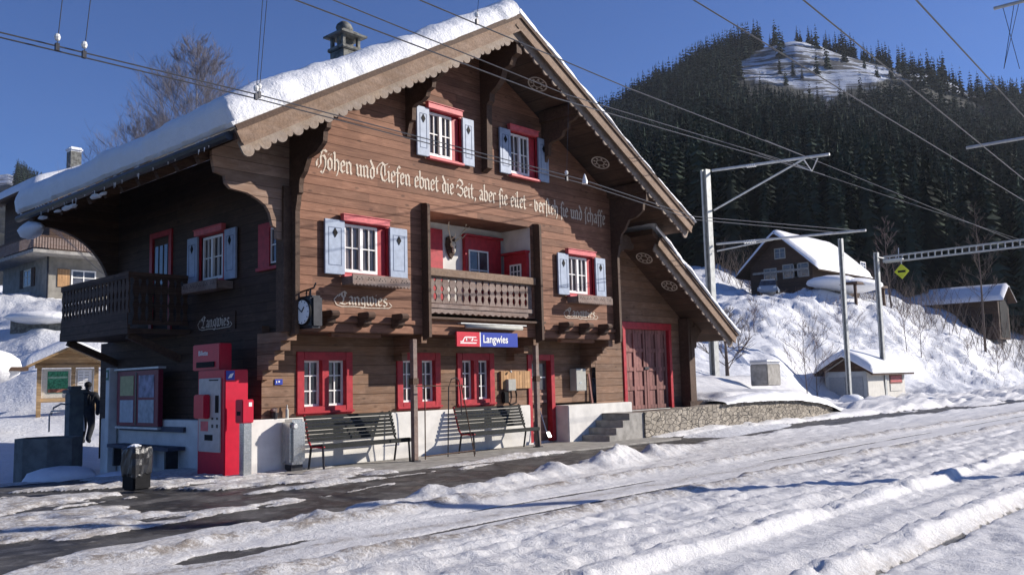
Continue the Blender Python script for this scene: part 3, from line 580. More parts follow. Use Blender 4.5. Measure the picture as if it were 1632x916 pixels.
# small side window, balcony door
m=MB(T=sideT(.45,.42,3.76)); w,h=.62,.72
for A,B in (((-.04,-.03,-.06),(.34,.03,h+.04)),((.34,-.03,h-.06),(w+.02,.03,h+.04)),((w-.04,-.03,.0),(w+.02,.03,h-.06)),((-.06,-.07,-.12),(w+.04,.0,-.062))): m.box(A,B)
W=m.build('window',RED,ST)
m=MB(T=sideT(.45,.42,3.76))
for A,B in (((.34,.0,0),(.37,.02,h-.06)),((w-.07,.0,0),(w-.04,.02,h-.06)),((.37,.001,0),(w-.07,.02,.03)),((.37,.001,h-.1),(w-.07,.02,h-.06)),((.37,.002,h*.45),(w-.07,.02,h*.45+.025))): m.box(A,B)
m.build('sash',WHITE,W); m=MB(T=sideT(.45,.42,3.76)); m.box((.37,.022,0),(w-.04,.03,h-.06)); m.build('pane',GLASS,W)
T=sideT(.45,4.85,2.72); m=MB(T=T)
for A,B in (((0,-.04,0),(.12,.05,2.2)),((.88,-.04,0),(1.0,.05,2.2)),((.12,-.038,2.08),(.88,.05,2.2))): m.box(A,B)
D=m.build('balcony_door',RED,ST); m=MB(T=T); m.box((.12,.01,0),(.88,.045,2.08)); m.build('leaf',WDK,D)
m=MB(T=T)
for k in range(3): m.box((.2+.21*k,-.004,1.05),(.34+.21*k,.008,1.9))
m.build('pane',GLASS,D)
# ---- loggia
LX0,LX1,LB=3.42,6.64,.12
m=MB(); m.add([(LX0-.3,LB,2.98),(LX1,LB,2.98),(LX1,LB,4.99),(LX0-.3,LB,4.99)],[(0,1,2,3)]); m.add([(LX1,YF+.02,2.98),(LX1,LB,2.98),(LX1,LB,4.99),(LX1,YF+.02,4.99)],[(3,2,1,0)]); m.add([(LX0-.002,YF+.02,2.98),(LX0-.002,LB,2.98),(LX0-.002,LB,4.99),(LX0-.002,YF+.02,4.99)],[(0,1,2,3)])
LG=m.build('loggia',PLAST,ST,fix=False)
m=MB(); m.box((LX0,YF+.02,2.93),(LX1,LB,2.975)); m.build('loggia_floor',WD,LG)
m=MB(); m.box((LX0,YF+.02,4.992),(LX1,LB,5.04)); m.build('loggia_ceiling',WD,LG)
def loggia_window(T,w,h,sx0,sx1,sz0,sz1,nx,nz):
    m=MB(T=T); m.box((0,-.10,0),(w,-.003,h)); m.box((-.04,-.16,h),(w+.03,-.003,h+.05)); W=m.build('loggia_window',RED,LG,bevel=.006)
    return W
def bars(T,x0,x1,z0,z1,nx,nz,y,par):
    m=MB(T=T); g=.035
    m.box((x0,y,z0),(x0+g,y+.02,z1)); m.box((x1-g,y,z0),(x1,y+.02,z1)); m.box((x0+g,y,z0),(x1-g,y+.02,z0+g)); m.box((x0+g,y,z1-g),(x1-g,y+.02,z1))
    for k in range(1,nx): xx=x0+(x1-x0)*k/nx; m.box((xx-.014,y+.002,z0+g),(xx+.014,y+.02,z1-g))
    for k in range(1,nz): zz=z0+(z1-z0)*k/nz; m.box((x0+g,y+.004,zz-.012),(x1-g,y+.02,zz+.012))
    m.build('sash',WHITE,par); m=MB(T=T); m.box((x0,y+.012,z0),(x1,y+.018,z1)); m.build('pane',GLASS,par)
P0,P1=pY(736,375,LB),pY(793,380,LB); x0,x1=P0[0],P1[0]
T=frontT(x0,LB,3.05); w=x1-x0; W=loggia_window(T,w,1.72,0,0,0,0,0,0); q0=pY(741,394,LB)[0]-x0; q1=pY(772,397,LB)[0]-x0
bars(T,q0,q1,.52,1.42,2,2,-.125,W)
T=sideT(LX1-.001,-.04,3.05); W=loggia_window(T,.70,1.36,0,0,0,0,0,0); bars(T,.2,.55,.62,1.12,3,3,-.125,W)
xd=pY(701,370,LB)[0]; T=frontT(xd-1.0,LB,3.0); m=MB(T=T); m.box((0,-.09,0),(1.0,-.003,1.84)); m.build('loggia_door',RED,LG,bevel=.006)
# balustrade of the loggia
m=MB(); m.box((LX0+.0,-.90,3.66),(LX1+.04,-.855,3.82)); m.box((LX0,-.855,3.78),(LX1+.04,-.66,3.82)); BAL=m.build('balcony',WPALE,ST,bevel=.008)
def sawn(c,w,z0,z1,y,th=.028,parent=None,mat=WGREY,T=None,name='baluster'):
    h=z1-z0; pr=[(1,0),(1,.06),(.7,.14),(.5,.24),(.62,.34),(1,.42),(.62,.5),(.5,.58),(.9,.68),(1,.76),(.8,.86),(.55,.93),(1,1)]
    pts=[(c-w/2*p,y,z0+h*q) for p,q in pr[::-1]]+[(c+w/2*p,y,z0+h*q) for p,q in pr]
    m=MB(T=T); m.prism(pts,(0,th,0)); return m.build(name,mat,parent)
NB=16; bw=(LX1-LX0-.1)/NB
for k in range(NB): sawn(LX0+.05+bw*(k+.5),bw*.97,3.12,3.655,-.82,parent=BAL)
m=MB(); m.box((LX0,-.87,3.02),(LX1-.06,-.79,3.10)); m.box((LX0,-.80,3.62),(LX1,-.75,3.68)); m.build('bottom_rail',WGREY,BAL)
scallop_board(None,LX0+.05,LX1-.2,2.90,3.015,17,-.845,-.825,'fringe',WGREY,BAL)
m=MB(); m.box((LX0-.05,-.80,2.84),(LX1+.25,-.70,2.90)); m.box((LX0-.08,-.93,2.79),(LX1+.3,-.70,2.835)); m.build('floor_beam',WBM,BAL)
# ---- side balcony
bx,by0,by1=-.86,3.0,6.35
m=MB(); m.box((bx,by0,3.70),(bx+.06,by1,3.82)); m.box((bx+.06,by0,3.72),(.43,by0+.06,3.82)); m.box((bx,by0,2.62),(.43,by1,2.72)); m.box((bx,by0,2.72),(bx+.05,by1,2.80)); m.box((bx+.012,by0+.05,2.80),(bx+.03,by1,3.02))
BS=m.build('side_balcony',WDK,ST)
nb=19
for k in range(nb):
    T=sideT(bx+.02,by1,0); sawn((k+.5)*(by1-by0)/nb,(by1-by0)/nb*.96,3.02,3.70,0,parent=BS,mat=WBM,T=T)
nb=8
for k in range(nb): sawn(bx+.1+(k+.5)*1.15/nb,1.15/nb*.97,2.8,3.72,by0+.02,parent=BS,mat=WDK)
for yy in (by0+.2,by1-.2): m=MB(); m.bar((bx+.1,yy,2.6),(.4,yy,2.1),.12,.14); m.build('strut',WBM,BS)
# ---- annex with the goods gate
ax=MB(); GH=(11.13,13.5,.66,3.02)
def anz(x): return 5.22-(x-11.25)*.655     # top of annex roof boards
holewall(ax,9.93,14.2,.66,3.3,[GH],0.,.18); ax.poly([(9.93,0,3.3),(14.05,0,3.3),(9.93,0,6.0)])
ax.add([(14.2,0,.6),(14.2,6.5,.6),(14.2,6.5,3.3),(14.2,0,3.3)],[(0,1,2,3)]); ax.build('annex_wall',WL,ST,fix=False)
m=MB(); m.box((13.95,-.32,.62),(14.28,.1,3.2)); m.box((13.6,-.5,.6),(14.35,-.33,.82)); m.build('corner_post',WBM,ST,bevel=.01)
m=MB(); m.box((GH[0]-.02,-.04,GH[3]-.17),(GH[1]+.02,.12,GH[3]+.02)); m.box((GH[0],-.038,GH[2]),(GH[0]+.13,.12,GH[3]-.17)); m.box((GH[1]-.13,-.038,GH[2]),(GH[1],.12,GH[3]-.17)); GT=m.build('goods_gate',RED,ST,bevel=.008)
gx0,gx1=GH[0]+.13,GH[1]-.13; gc=(gx0+gx1)/2
for a,b in ((gx0,gc-.01),(gc+.01,gx1)):
    m=MB(); m.box((a,.10,GH[2]+.01),(b,.14,GH[3]-.17)); lf=m.build('leaf',WGATE,GT)
    m=MB(); z0,z1=GH[2]+.01,GH[3]-.17; g=.11; 
    for xx in (a,(a+b)/2-g/2,b-g): m.box((xx,.065,z0),(xx+g,.098,z1))
    for k in range(5): zz=z0+(z1-z0-g)*k/4; m.box((a+g,.068,zz),((a+b)/2-g/2,.098,zz+g)); m.box(((a+b)/2+g/2,.068,zz),(b-g,.098,zz+g))
    m.build('panel_frame',WGATE,GT,bevel=.006)
m=MB(); m.box((gc-.1,.03,1.75),(gc+.1,.062,1.82)); m.build('latch',DKMET,GT)
side_bracket(1,14.05,-.34,2.0,mat=WBM,th=.1)
# ---- roofs
YB,YE=-2.0,7.05
def slope_slab(x0,z0,x1,z1,y0,y1,t,mat,name,parent):
    m=MB(); m.prism([(x0,y0,z0),(x1,y0,z1),(x1,y0,z1-t),(x0,y0,z0-t)],(0,y1-y0,0)); return m.build(name,mat,parent)
XL,XRr=-1.48,11.62
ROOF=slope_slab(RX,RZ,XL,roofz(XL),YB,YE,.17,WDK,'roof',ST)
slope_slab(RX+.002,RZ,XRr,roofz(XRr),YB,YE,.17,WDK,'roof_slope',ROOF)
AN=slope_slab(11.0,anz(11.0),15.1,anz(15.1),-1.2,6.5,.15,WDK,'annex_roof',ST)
# rafters and purlins under the overhang
for X in (.41,3.01,7.17,9.72):
    m=MB(); z=roofz(X,.17); m.box((X-.11,YB+.1,z-.30),(X+.11,YF,z-.07)); m.build('purlin',WBM,ST)
m=MB(); m.box((RX-.1,YB+.12,RZ-.45),(RX+.1,YF,RZ-.2)); m.build('purlin',WBM,ST)
for k in range(11):
    y=-.6+k*.72; m=MB(); m.bar((.5,y,roofz(.5,.27)),(XL+.12,y,roofz(XL+.12,.25)),.12,.16); m.build('rafter',WDK,ROOF)
m=MB(); m.tube([(XL-.06,YB+.05,roofz(XL)-.10),(XL-.06,YE,roofz(XL)-.10)],.075,8); m.build('gutter',DKMET,ROOF)
# barge boards: smooth upper board and scalloped lower board
def barge(x0,z0,x1,z1,y,n,name,flip):
    p=np.array([x0,y,z0]); q=np.array([x1,y,z1]); t=q-p; L=np.linalg.norm(t); t=t/L; nrm=np.array([t[2],0,-t[0]]); nrm=nrm if nrm[2]<0 else -nrm
    def P(s,d,yy): v=p+t*s+nrm*d; return (v[0],yy,v[2])
    m=MB(); m.prism([P(0,.0,y),P(L,.0,y),P(L,.26,y),P(0,.26,y)],(0,.05,0)); b=m.build(name,WPALE,ST)
    m=MB(); m.prism([P(0,-.05,y-.035),P(L,-.05,y-.035),P(L,.045,y-.035),P(0,.045,y-.035)],(0,.033,0)); m.build('edge_moulding',WBM,b)
    yy=y+.09; pts=[P(0,.2,yy),P(L,.2,yy)]; lo=[]
    w=L/n
    for k in range(n):
        s0=w*k
        for fr,d in ((.0,.385),(.03,.42),(.12,.455),(.26,.475),(.42,.47),(.54,.445),(.60,.415),(.63,.385),(.66,.415),(.74,.435),(.84,.44),(.93,.42),(.98,.395)): lo.append(P(s0+w*fr,d,yy))
    lo.append(P(L,.385,yy))
    m=MB(); m.prism(pts+lo[::-1],(0,.035,0)); m.build('scalloped_edge',WSCAL,b)
    m=MB(); m.prism([P(0,.24,y-.02),P(L,.24,y-.02),P(L,.285,y-.02),P(0,.285,y-.02)],(0,.018,0)); m.build('batten',WPALE,b)
WSCAL=wood('scallop_board',(.21,.155,.115),(.33,.25,.185),.3,'',grain=2,grey=.4)
barge(XL-.02,roofz(XL)-.0,RX,RZ,YB-.052,22,'bargeboard',False); barge(XRr+.02,roofz(XRr),RX+.001,RZ,YB-.050,22,'bargeboard',True)
barge(15.12,anz(15.12),11.3,anz(11.3),-1.252,14,'bargeboard',True)
# carved rosettes on the soffits
WROS=paint('rosette_pale',(.55,.49,.42),.7,.15)
def rosette(px,py,zf,t):
    d=ray(px,py); lo,hi=8.,40.
    for _ in range(60):
        mid=(lo+hi)/2; p=C0+d*mid
        if p[2]>zf(p[0]): hi=mid
        else: lo=mid
    p=C0+d*lo; m=MB(); n=np.array([t,0,-1.]); n/=np.linalg.norm(n); u=np.array([1,0,t]); u/=np.linalg.norm(u); v=np.array([0,1.,0])
    c=p+n*.012
    def ring(r0,r1,off):
        k=24; A=[c+n*off+r0*(math.cos(2*math.pi*i/k)*u+math.sin(2*math.pi*i/k)*v) for i in range(k)]; B=[c+n*off+r1*(math.cos(2*math.pi*i/k)*u+math.sin(2*math.pi*i/k)*v) for i in range(k)]
        m.add(A+B,[(i,(i+1)%k,(i+1)%k+k,i+k) for i in range(k)])
    ring(.20,.235,0); ring(.085,.11,.0)
    for i in range(8):
        a=2*math.pi*i/8; e=math.cos(a)*u+math.sin(a)*v; g=-math.sin(a)*u+math.cos(a)*v
        m.poly([c+e*.11+g*.0,c+e*.155+g*.03,c+e*.19,c+e*.155-g*.03])
    m.build('carved_rosette',WROS,ST,fix=False)
for px,py in ((857,134),(957,259)): rosette(px,py,lambda x: roofz(x,.18),-SL)
for px,py in ((1027,411),(1067,455)): rosette(px,py,lambda x: anz(x)-.16,-.655)
# snow on the roofs
def roof_snow(x0,z0,x1,z1,y0,y1,tk,parent,seed,over=.10,nu=90,nv=110,tend=None,fluff=.05):
    u=np.linspace(0,1,nu); u=.5-.5*np.cos(u*math.pi); u=np.linspace(0,1,nu)*.6+u*.4; v=np.linspace(0,1,nv); v=.4*(.5-.5*np.cos(v*math.pi))+.6*v
    U,V=np.meshgrid(u,v,indexing='ij'); L=math.hypot(x1-x0,z1-z0); W=y1-y0
    nrm=np.array([-(z1-z0),x1-x0]); nrm=nrm/np.linalg.norm(nrm); nrm=nrm if nrm[1]>0 else -nrm
    de=np.minimum.reduce([(1-U)*L,V*W,(1-V)*W]); r=tk*.9; ed=np.sqrt(np.clip(1-(1-np.clip(de/r,0,1))**2,0,1))
    th=tk if tend is None else tk+(tend-tk)*U
    th=th*(.12+.88*ed)*(1+.4*(fbm(U*L*.45,V*W*.45,seed,3)-.5))+fluff*(fbm(U*L*3.3,V*W*3.3,seed+1,4)-.5)*ed
    ex=over*np.sin(np.clip(de/r,0,1)*math.pi)*0
    X=x0+(x1-x0)*U; Z=z0+(z1-z0)*U; Y=y0+W*V
    # edges bulge outwards
    j=(fbm(V*W*2.6,U*3,seed+2,4)-.5)*.10
    X=X+np.sign(x1-x0)*(U>.97)*(j+over*.3)
    top=np.stack([X+nrm[0]*(th+.012),Y+((V<.012)*(-over*.35)+(V>.988)*over*.3)+((V<.02)|(V>.98))*(fbm(U*L*2.6,V,seed+4,4)-.5)*.10,Z+nrm[1]*(th+.012)],-1)
    o=gridmesh('roof_snow',top,SNOWR,parent=parent)
    # skirt down to the boards
    m=MB(); ii=[(i,0) for i in range(nu)]+[(nu-1,k) for k in range(1,nv)]+[(i,nv-1) for i in range(nu-2,-1,-1)]
    vs=[];
    for i,k in ii:
        p=top[i,k]; vs.append(tuple(p)); b=np.array([x0+(x1-x0)*U[i,k],y0+W*V[i,k],z0+(z1-z0)*U[i,k]]); vs.append(tuple(b+np.array([nrm[0]*.004,0,nrm[1]*.004])))
    m.add(vs,[(2*i,2*i+1,2*i+3,2*i+2) for i in range(len(ii)-1)]); m.build('snow_edge',SNOWR,o,smooth=False)
    return o
roof_snow(RX+.06,RZ+.02,XL-.05,roofz(XL)+.02,YB-.06,YE+.05,.40,ROOF,101,tend=.46,fluff=.09)
roof_snow(RX-.06,RZ+.02,XRr+.04,roofz(XRr)+.02,YB-.06,YE+.05,.20,ROOF,111,tend=.12)
roof_snow(11.0,anz(11)+.02,15.14,anz(15.14)+.02,-1.3,6.5,.16,AN,121,tend=.14)
# icicles and loosened snow along the eaves
for k in range(40):
    y=random.uniform(-1.6,YE-.1); l=random.uniform(.05,.24); m=MB(); m.tube([(XL-.10,y,roofz(XL)-.02),(XL-.10,y+.01,roofz(XL)-.05-l)],.02,5,.003); m.build('icicle',SNOWR,ROOF)
for k in range(9):
    y=random.uniform(2,YE-.3); m=MB(); m.ball((XL+.02,y,roofz(XL)-.21-.03*random.random()),.07+.05*random.random(),8,(.8,2.2,.4),.2); m.build('snow_lump',SNOWR,ROOF)
m=MB(); m.ball((XL+.03,YE-.5,5.04),.36,14,(.55,1.5,.5),.10); m.build('hanging_snow',SNOWR,ROOF,smooth=True)
# chimney on the ridge
cx,cy=5.0,3.9; m=MB(); m.box((cx-.28,cy-.28,8.6),(cx+.28,cy+.28,9.98)); m.box((cx-.33,cy-.33,9.98),(cx+.33,cy+.33,10.08))
CH=m.build('chimney',CHIM,ROOF,bevel=.02)
m=MB()
for sx in (-1,1):
    for sy in (-1,1): m.box((cx+sx*.27-.08*(sx>0),cy+sy*.27-.08*(sy>0),10.08),(cx+sx*.27+.08*(sx<0),cy+sy*.27+.08*(sy<0),10.36))
m.box((cx-.22,cy-.05,10.08),(cx+.22,cy+.05,10.36)); m.build('chimney_vent',CHIM,CH)
m=MB(); m.prism([(cx-.40,cy-.40,10.36),(cx+.40,cy-.40,10.36),(cx+.40,cy+.40,10.36),(cx-.40,cy+.40,10.36)],(0,0,.05)); m.add([(cx-.38,cy-.38,10.41),(cx+.38,cy-.38,10.41),(cx+.38,cy+.38,10.41),(cx-.38,cy+.38,10.41),(cx,cy,10.66)],[(0,1,4),(1,2,4),(2,3,4),(3,0,4)]); m.build('chimney_cap',CHIM,CH)
m=MB(); m.ball((cx-.03,cy,10.62),.22,12,(1,1,.85),.06); m.build('cap_stone',CHIM,CH,smooth=True)
m=MB(); m.box((1.4,5.9,7.0),(1.75,6.25,8.1)); 
# ---- black letter writing
NIB=np.array([math.cos(R(38)),math.sin(R(38))])*.115
GL={'i':([[(-.1,.88),(0,.8),(0,.16),(.1,.04)],[(0,1.25),(.07,1.32)]],.36),'n':([[(-.1,.88),(0,.8),(0,.16),(.1,.04)],[(0,.78),(.22,.97),(.42,.8),(.42,.16),(.52,.04)]],.78),
'u':([[(-.1,.9),(0,.82),(0,.2),(.16,.03),(.42,.2)],[(.32,.9),(.42,.8),(.42,.16),(.52,.04)]],.78),'e':([[(.04,.5),(.40,.66),(.36,.86),(.2,.97),(0,.8),(0,.2),(.17,.03),(.42,.2)]],.66),
'h':([[(-.08,1.5),(0,1.42),(0,.06)],[(0,.78),(.2,.97),(.42,.8),(.42,.2),(.24,-.3)]],.72),'d':([[(.02,1.5),(.42,.85),(.42,.2),(.2,.02),(0,.2),(0,.74),(.2,.95),(.42,.8)]],.72),
'b':([[(-.06,1.48),(0,1.4),(0,.18),(.2,.02),(.42,.2),(.42,.76),(.2,.97),(0,.78)]],.72),'t':([[(.05,1.28),(.05,.2),(.18,.03),(.32,.13)],[(-.12,.92),(.28,.92)]],.52),
'f':([[(.42,1.38),(.24,1.5),(.08,1.3),(.08,-.28)],[(-.1,.92),(.34,.92)]],.5),'S':([[(.42,1.38),(.24,1.5),(.08,1.3),(.08,-.28)],[(-.1,.92),(.06,.92)]],.46),
'a':([[(0,.84),(.2,.97),(.40,.8),(.40,.16),(.52,.04)],[(.40,.56),(.14,.5),(0,.28),(.12,.04),(.4,.22)]],.76),'r':([[(-.1,.88),(0,.8),(0,.16),(.1,.04)],[(0,.78),(.18,.96),(.34,.86)]],.56),
's':([[(.40,.86),(.2,.97),(.02,.8),(.06,.6),(.38,.4),(.40,.18),(.2,.02),(-.02,.12)]],.66),'l':([[(-.06,1.5),(0,1.42),(0,.18),(.16,.03),(.26,.1)]],.44),
'c':([[(.40,.86),(.2,.97),(0,.8),(0,.2),(.18,.02),(.40,.16)]],.62),'g':([[(.40,.86),(.2,.97),(0,.8),(0,.32),(.2,.12),(.42,.3)],[(.32,.97),(.42,.9),(.42,-.1),(.24,-.36),(-.04,-.28)]],.76),
'w':([[(-.06,1.12),(0,1.02),(0,.2),(.16,.02),(.38,.2)],[(.30,1.0),(.38,.92),(.38,.18),(.54,.02),(.78,.22)],[(.62,1.1),(.78,.84),(.78,.22)]],1.1),'v':([[(-.06,1.12),(0,1.02),(0,.2),(.2,.02),(.42,.22),(.42,.76),(.24,.97)]],.74),
'L':([[(.78,1.3),(.5,1.52),(.2,1.36),(.24,1.0),(.42,.8),(.40,.4),(.22,.14),(-.06,.06)],[(.0,.14),(.34,.05),(.6,.0),(.9,.2)],[(.56,1.46),(.62,.9)],[(-.14,.9),(-.05,1.2),(.1,1.1)]],1.1),
'H':([[(-.04,1.24),(.16,1.5),(.36,1.3),(.2,.95),(.24,.4),(-.04,.06)],[(.24,.95),(.56,1.1),(.74,.84),(.74,.3),(.44,-.32),(.24,-.2)],[(.34,1.4),(.64,1.54),(.86,1.42)],[(-.2,.2),(-.24,.5),(-.08,.7)]],1.02),
'T':([[(-.02,1.34),(.28,1.52),(.58,1.36),(.98,1.5)],[(.46,1.42),(.2,1.16),(.12,.6),(.34,.08),(.66,.02),(.92,.26)],[(.58,1.32),(.62,.5)],[(-.3,.5),(-.34,1.0),(-.05,1.3)]],1.1),
'Z':([[(-.04,1.28),(.24,1.52),(.6,1.4),(.72,1.12),(.28,.82)],[(.28,.82),(.66,.7),(.74,.36),(.42,.02),(-.06,.18)],[(-.2,.7),(-.1,1.0),(.1,.9)]],.96),
',':([[(.02,.1),(.06,-.05),(-.02,-.2)]],.3),'-':([[(-.02,.5),(.34,.56)]],.5),' ':([],.42)}
GL['o']=([[(.2,.97),(0,.78),(0,.2),(.2,.02),(.42,.2),(.42,.78),(.2,.97)]],.74); GL['ö']=(GL['o'][0]+[[(.06,1.24),(.1,1.3)],[(.32,1.24),(.36,1.3)]],.74)
def blackletter(text,x0,x1,z0,h,T,mat,name='inscription',flourish=False,slope=0.):
    adv=sum(GL[c][1] for c in text); sx=(x1-x0)/adv; m=MB(T=T); x=0; k=0
    for c in text:
        for st in GL[c][0]:
            for p,q in zip(st,st[1:]):
                p=np.array(p)+[x+.12,0]; q=np.array(q)+[x+.12,0]; d=q-p; L=np.linalg.norm(d); d=d/max(L,1e-6); e=d*.03; nb=NIB
                cr=abs(d[0]*NIB[1]-d[1]*NIB[0]); 
                if cr<.035: nb=np.array([-d[1],d[0]])*.04
                pts=[p-e-nb,p-e+nb,q+e+nb,q+e-nb]; y=-.004-.0007*(k%9); k+=1
                m.poly([(x0+a*sx,y,z0+b*h+slope*(a*sx)) for a,b in pts])
        x+=GL[c][1]
    if flourish:
        W=x1-x0
        for pts in ([(x0-.06,z0-.1*h),(x0+.05,z0-.28*h),(x0+W*.3,z0-.2*h),(x0+W*.6,z0-.3*h),(x1+.02,z0-.2*h)],[(x1+.02,z0-.2*h),(x1+.1,z0+.1*h),(x1+.03,z0+.45*h)],[(x0-.06,z0-.1*h),(x0-.12,z0+.5*h),(x0-.02,z0+1.1*h)]):
            for p,q in zip(pts,pts[1:]):
                p=np.array(p);q=np.array(q); d=(q-p)/np.linalg.norm(q-p); n=np.array([-d[1],d[0]])*.008
                m.poly([(a[0],-.0125,a[1]) for a in (p-n,p+n,q+n,q-n)])
    return m.build(name,mat,ST,fix=False)
blackletter('Höhen und Tiefen ebnet die Zeit, aber Sie eilet - verSteh Sie und Schaffe',.86,9.5,5.44,.235,frontT(0,YF,0),CREAM,slope=-.009)
blackletter('Langwies',1.32,2.45,2.99,.155,frontT(0,YF,0),CREAM,flourish=True)
blackletter('Langwies',7.85,8.95,3.0,.14,frontT(0,YF,0),CREAM,flourish=True)
T=sideT(.45,2.76,2.62); m=MB(T=T); m.box((.0,-.03,.0),(1.5,-.002,.36)); m.build('name_board',WDK,ST); blackletter('Langwies',.22,1.32,.1,.15,sideT(.418,2.76,2.62),CREAM,flourish=True)
# ================================================================== FURNITURE AND LOOSE THINGS AROUND THE STATION
def textmesh(name,txt,size,T,mat,parent=None,ext=.002,bold=0.,sx=1.):
    c=bpy.data.curves.new(name,'FONT'); c.body=txt; c.size=size; c.extrude=ext; c.offset=bold; c.align_x='LEFT'
    o=bpy.data.objects.new(name,c); COL.objects.link(o); bpy.context.view_layer.update()
    me=bpy.data.meshes.new_from_object(o.evaluated_get(bpy.context.evaluated_depsgraph_get())); bpy.data.objects.remove(o); bpy.data.curves.remove(c)
    Q=T@Matrix.Rotation(R(90),4,'X')@Matrix.Diagonal((sx,1,1,1)); me.transform(Q)
    if parent is not None and 'org' in parent: me.transform(Matrix.Translation(-Vector(parent['org'])))
    me.materials.clear(); me.materials.append(mat); me.name=name
    ob=bpy.data.objects.new(name,me); COL.objects.link(ob)
    if parent is not None: ob.parent=parent
    return ob
# clock hung on the corner of the facade
k=thing('station_clock','round white station clock in a square grey case hung at the facade corner','clock',(.6,-.8,2.5))
m=MB(); m.box((.36,-1.34,2.50),(.60,-.86,3.06)); m.build('case',DKMET,k,bevel=.04)
m=MB(); m.lathe([(.235,.335),(.235,.36)],(0,-1.10,2.78),32,'x'); m.build('rim',BLK,k)
m=MB(); m.lathe([(.205,.325),(.205,.334)],(0,-1.10,2.78),32,'x'); m.build('dial',paint('dial_white',(.82,.82,.8),.35,.02,bmp=0),k)
m=MB()
for i in range(12):
    a=2*math.pi*i/12; m.bar((.321,-1.10+.17*math.sin(a),2.78+.17*math.cos(a)),(.321,-1.10+.195*math.sin(a),2.78+.195*math.cos(a)),.012,.004,up=(1,0,0))
m.build('hour_mark',BLK,k)
for a,l,w in ((R(-34),.11,.022),(R(-48),.165,.015)): pass
for l,w,a in ((.11,.022,R(40)),(.165,.015,R(-52))):
    m=MB(); m.bar((.318,-1.10,2.78),(.318,-1.10-l*math.sin(a),2.78+l*math.cos(a)),w,.004,up=(1,0,0)); m.build('hand',BLK,k)
m=MB(); m.tube([(.5,-.8,3.16),(.5,-1.2,3.2),(.5,-1.26,3.28)],.016,6); m.tube([(.5,-1.1,3.19),(.5,-1.1,3.06)],.016,6); m.tube([(.5,-.82,2.98),(.5,-.95,3.02),(.5,-1.0,3.17)],.012,6)
for s in (0,1): m.tube([(.5,-1.02+.16*math.cos(t*.7)*.35,3.12+.05*math.sin(t*.7)) for t in range(10)],.008,5)
m.build('bracket',DKMET,k)
# station sign and the strip lamp over it
k=thing('station_sign','red and blue station name board reading Langwies under the loggia','sign',(4.15,-.92,2.25))
m=MB(); m.box((4.15,-.92,2.25),(4.81,-.88,2.55)); m.build('logo_panel',SRED,k); m=MB(); m.box((4.835,-.92,2.25),(5.98,-.88,2.55)); m.build('name_panel',SBLUE,k)
m=MB(); m.box((4.81,-.922,2.25),(4.835,-.88,2.55)); m.build('divider',WHITE,k)
textmesh('lettering','Langwies',.23,frontT(4.9,-.924,2.335),WHITE,k,.001,.004,.92)
m=MB(); y=-.9235
for poly in ([(4.24,2.31),(4.70,2.31),(4.72,2.335),(4.25,2.335)],[(4.30,2.36),(4.36,2.44),(4.40,2.455),(4.70,2.455),(4.715,2.435),(4.41,2.435),(4.37,2.415),(4.335,2.36)],[(4.40,2.425),(4.41,2.365),(4.60,2.365),(4.62,2.425)],[(4.24,2.345),(4.34,2.345),(4.345,2.36),(4.245,2.36)],[(4.63,2.375),(4.73,2.375),(4.735,2.39),(4.635,2.39)]):
    m.prism([(a,y,b) for a,b in poly],(0,.003,0))
lg=m.build('emblem',WHITE,k); textmesh('emblem_lettering','RhB',.07,frontT(4.44,-.9275,2.371),SRED,lg,.001,.003,1.2)
k=thing('strip_lamp','long grey tubular strip lamp above the red and blue name board','lamp',(4.3,-.98,2.6))
m=MB(); m.tube([(4.34,-.99,2.66),(6.05,-.99,2.66)],.045,10); m.build('tube',GREYB,k,smooth=True); m=MB(); m.box((4.2,-1.0,2.71),(6.2,-.9,2.73)); m.box((4.5,-.95,2.68),(4.54,-.91,2.71)); m.box((5.8,-.95,2.68),(5.84,-.91,2.71)); m.build('holder',STEEL,k)
# wooden posts under the loggia
for i,(x,y,lab) in enumerate(((3.05,-.84,'slim wooden post at the right end of the left bench'),(6.86,-.66,'slim wooden post between the right bench and the door'))):
    k=thing('support_post',lab,'post',(x,y,0),'wooden posts under the loggia'); m=MB(); m.box((x-.055,y-.05,.05),(x+.055,y+.05,2.38)); m.build('shaft',WGREY,k,bevel=.008)
    m=MB(); m.box((x-.07,y-.062,1.5),(x+.07,y+.062,1.62)); m.build('clamp',WBM,k); m=MB(); m.box((x-.08,y-.08,0),(x+.08,y+.08,.05)); m.build('foot',DKMET,k)
# benches
def bench(x0,y0,L,label):
    k=thing('bench',label,'bench',(x0,y0,.03),'slatted benches at the station wall'); X0=x0;X1=x0+L
    m=MB()
    for i in range(6): yy=y0-.62+.068*i; m.box((X0,yy,.46-.006*i),(X1,yy+.056,.485-.006*i))
    m.box((X0,y0-.64,.405),(X1,y0-.625,.478)); m.build('seat',BENCHM,k,bevel=.005)
    m=MB()
    for i in range(7): zz=.52+.067*i; yy=y0-.20+.022*i; m.box((X0,yy,zz),(X1,yy+.022,zz+.055))
    m.build('backrest',BENCHM,k,bevel=.005)
    for xx,mt in ((X0+.03,RED),(X1-.03,BENCHM)):
        m=MB(); m.tube([(xx,y0-.64,.43),(xx,y0-.40,.435),(xx,y0-.24,.42),(xx,y0-.18,.5),(xx,y0-.02,.99)],.022,7); m.build('side_frame',mt,k,smooth=True)
        for yy,dx in ((y0-.60,0),(y0-.24,0)):
            m=MB(); m.tube([(xx,yy,.43),(xx,yy+(.08 if yy>y0-.4 else -.03),.03)],.021,7); m.build('leg',DKMET,k)
    return k
bench(1.0,-.10,2.05,'long slatted dark bench with a red end frame under the left double window')
bench(4.75,-.10,2.1,'long slatted dark bench with a red end frame beside the station door')
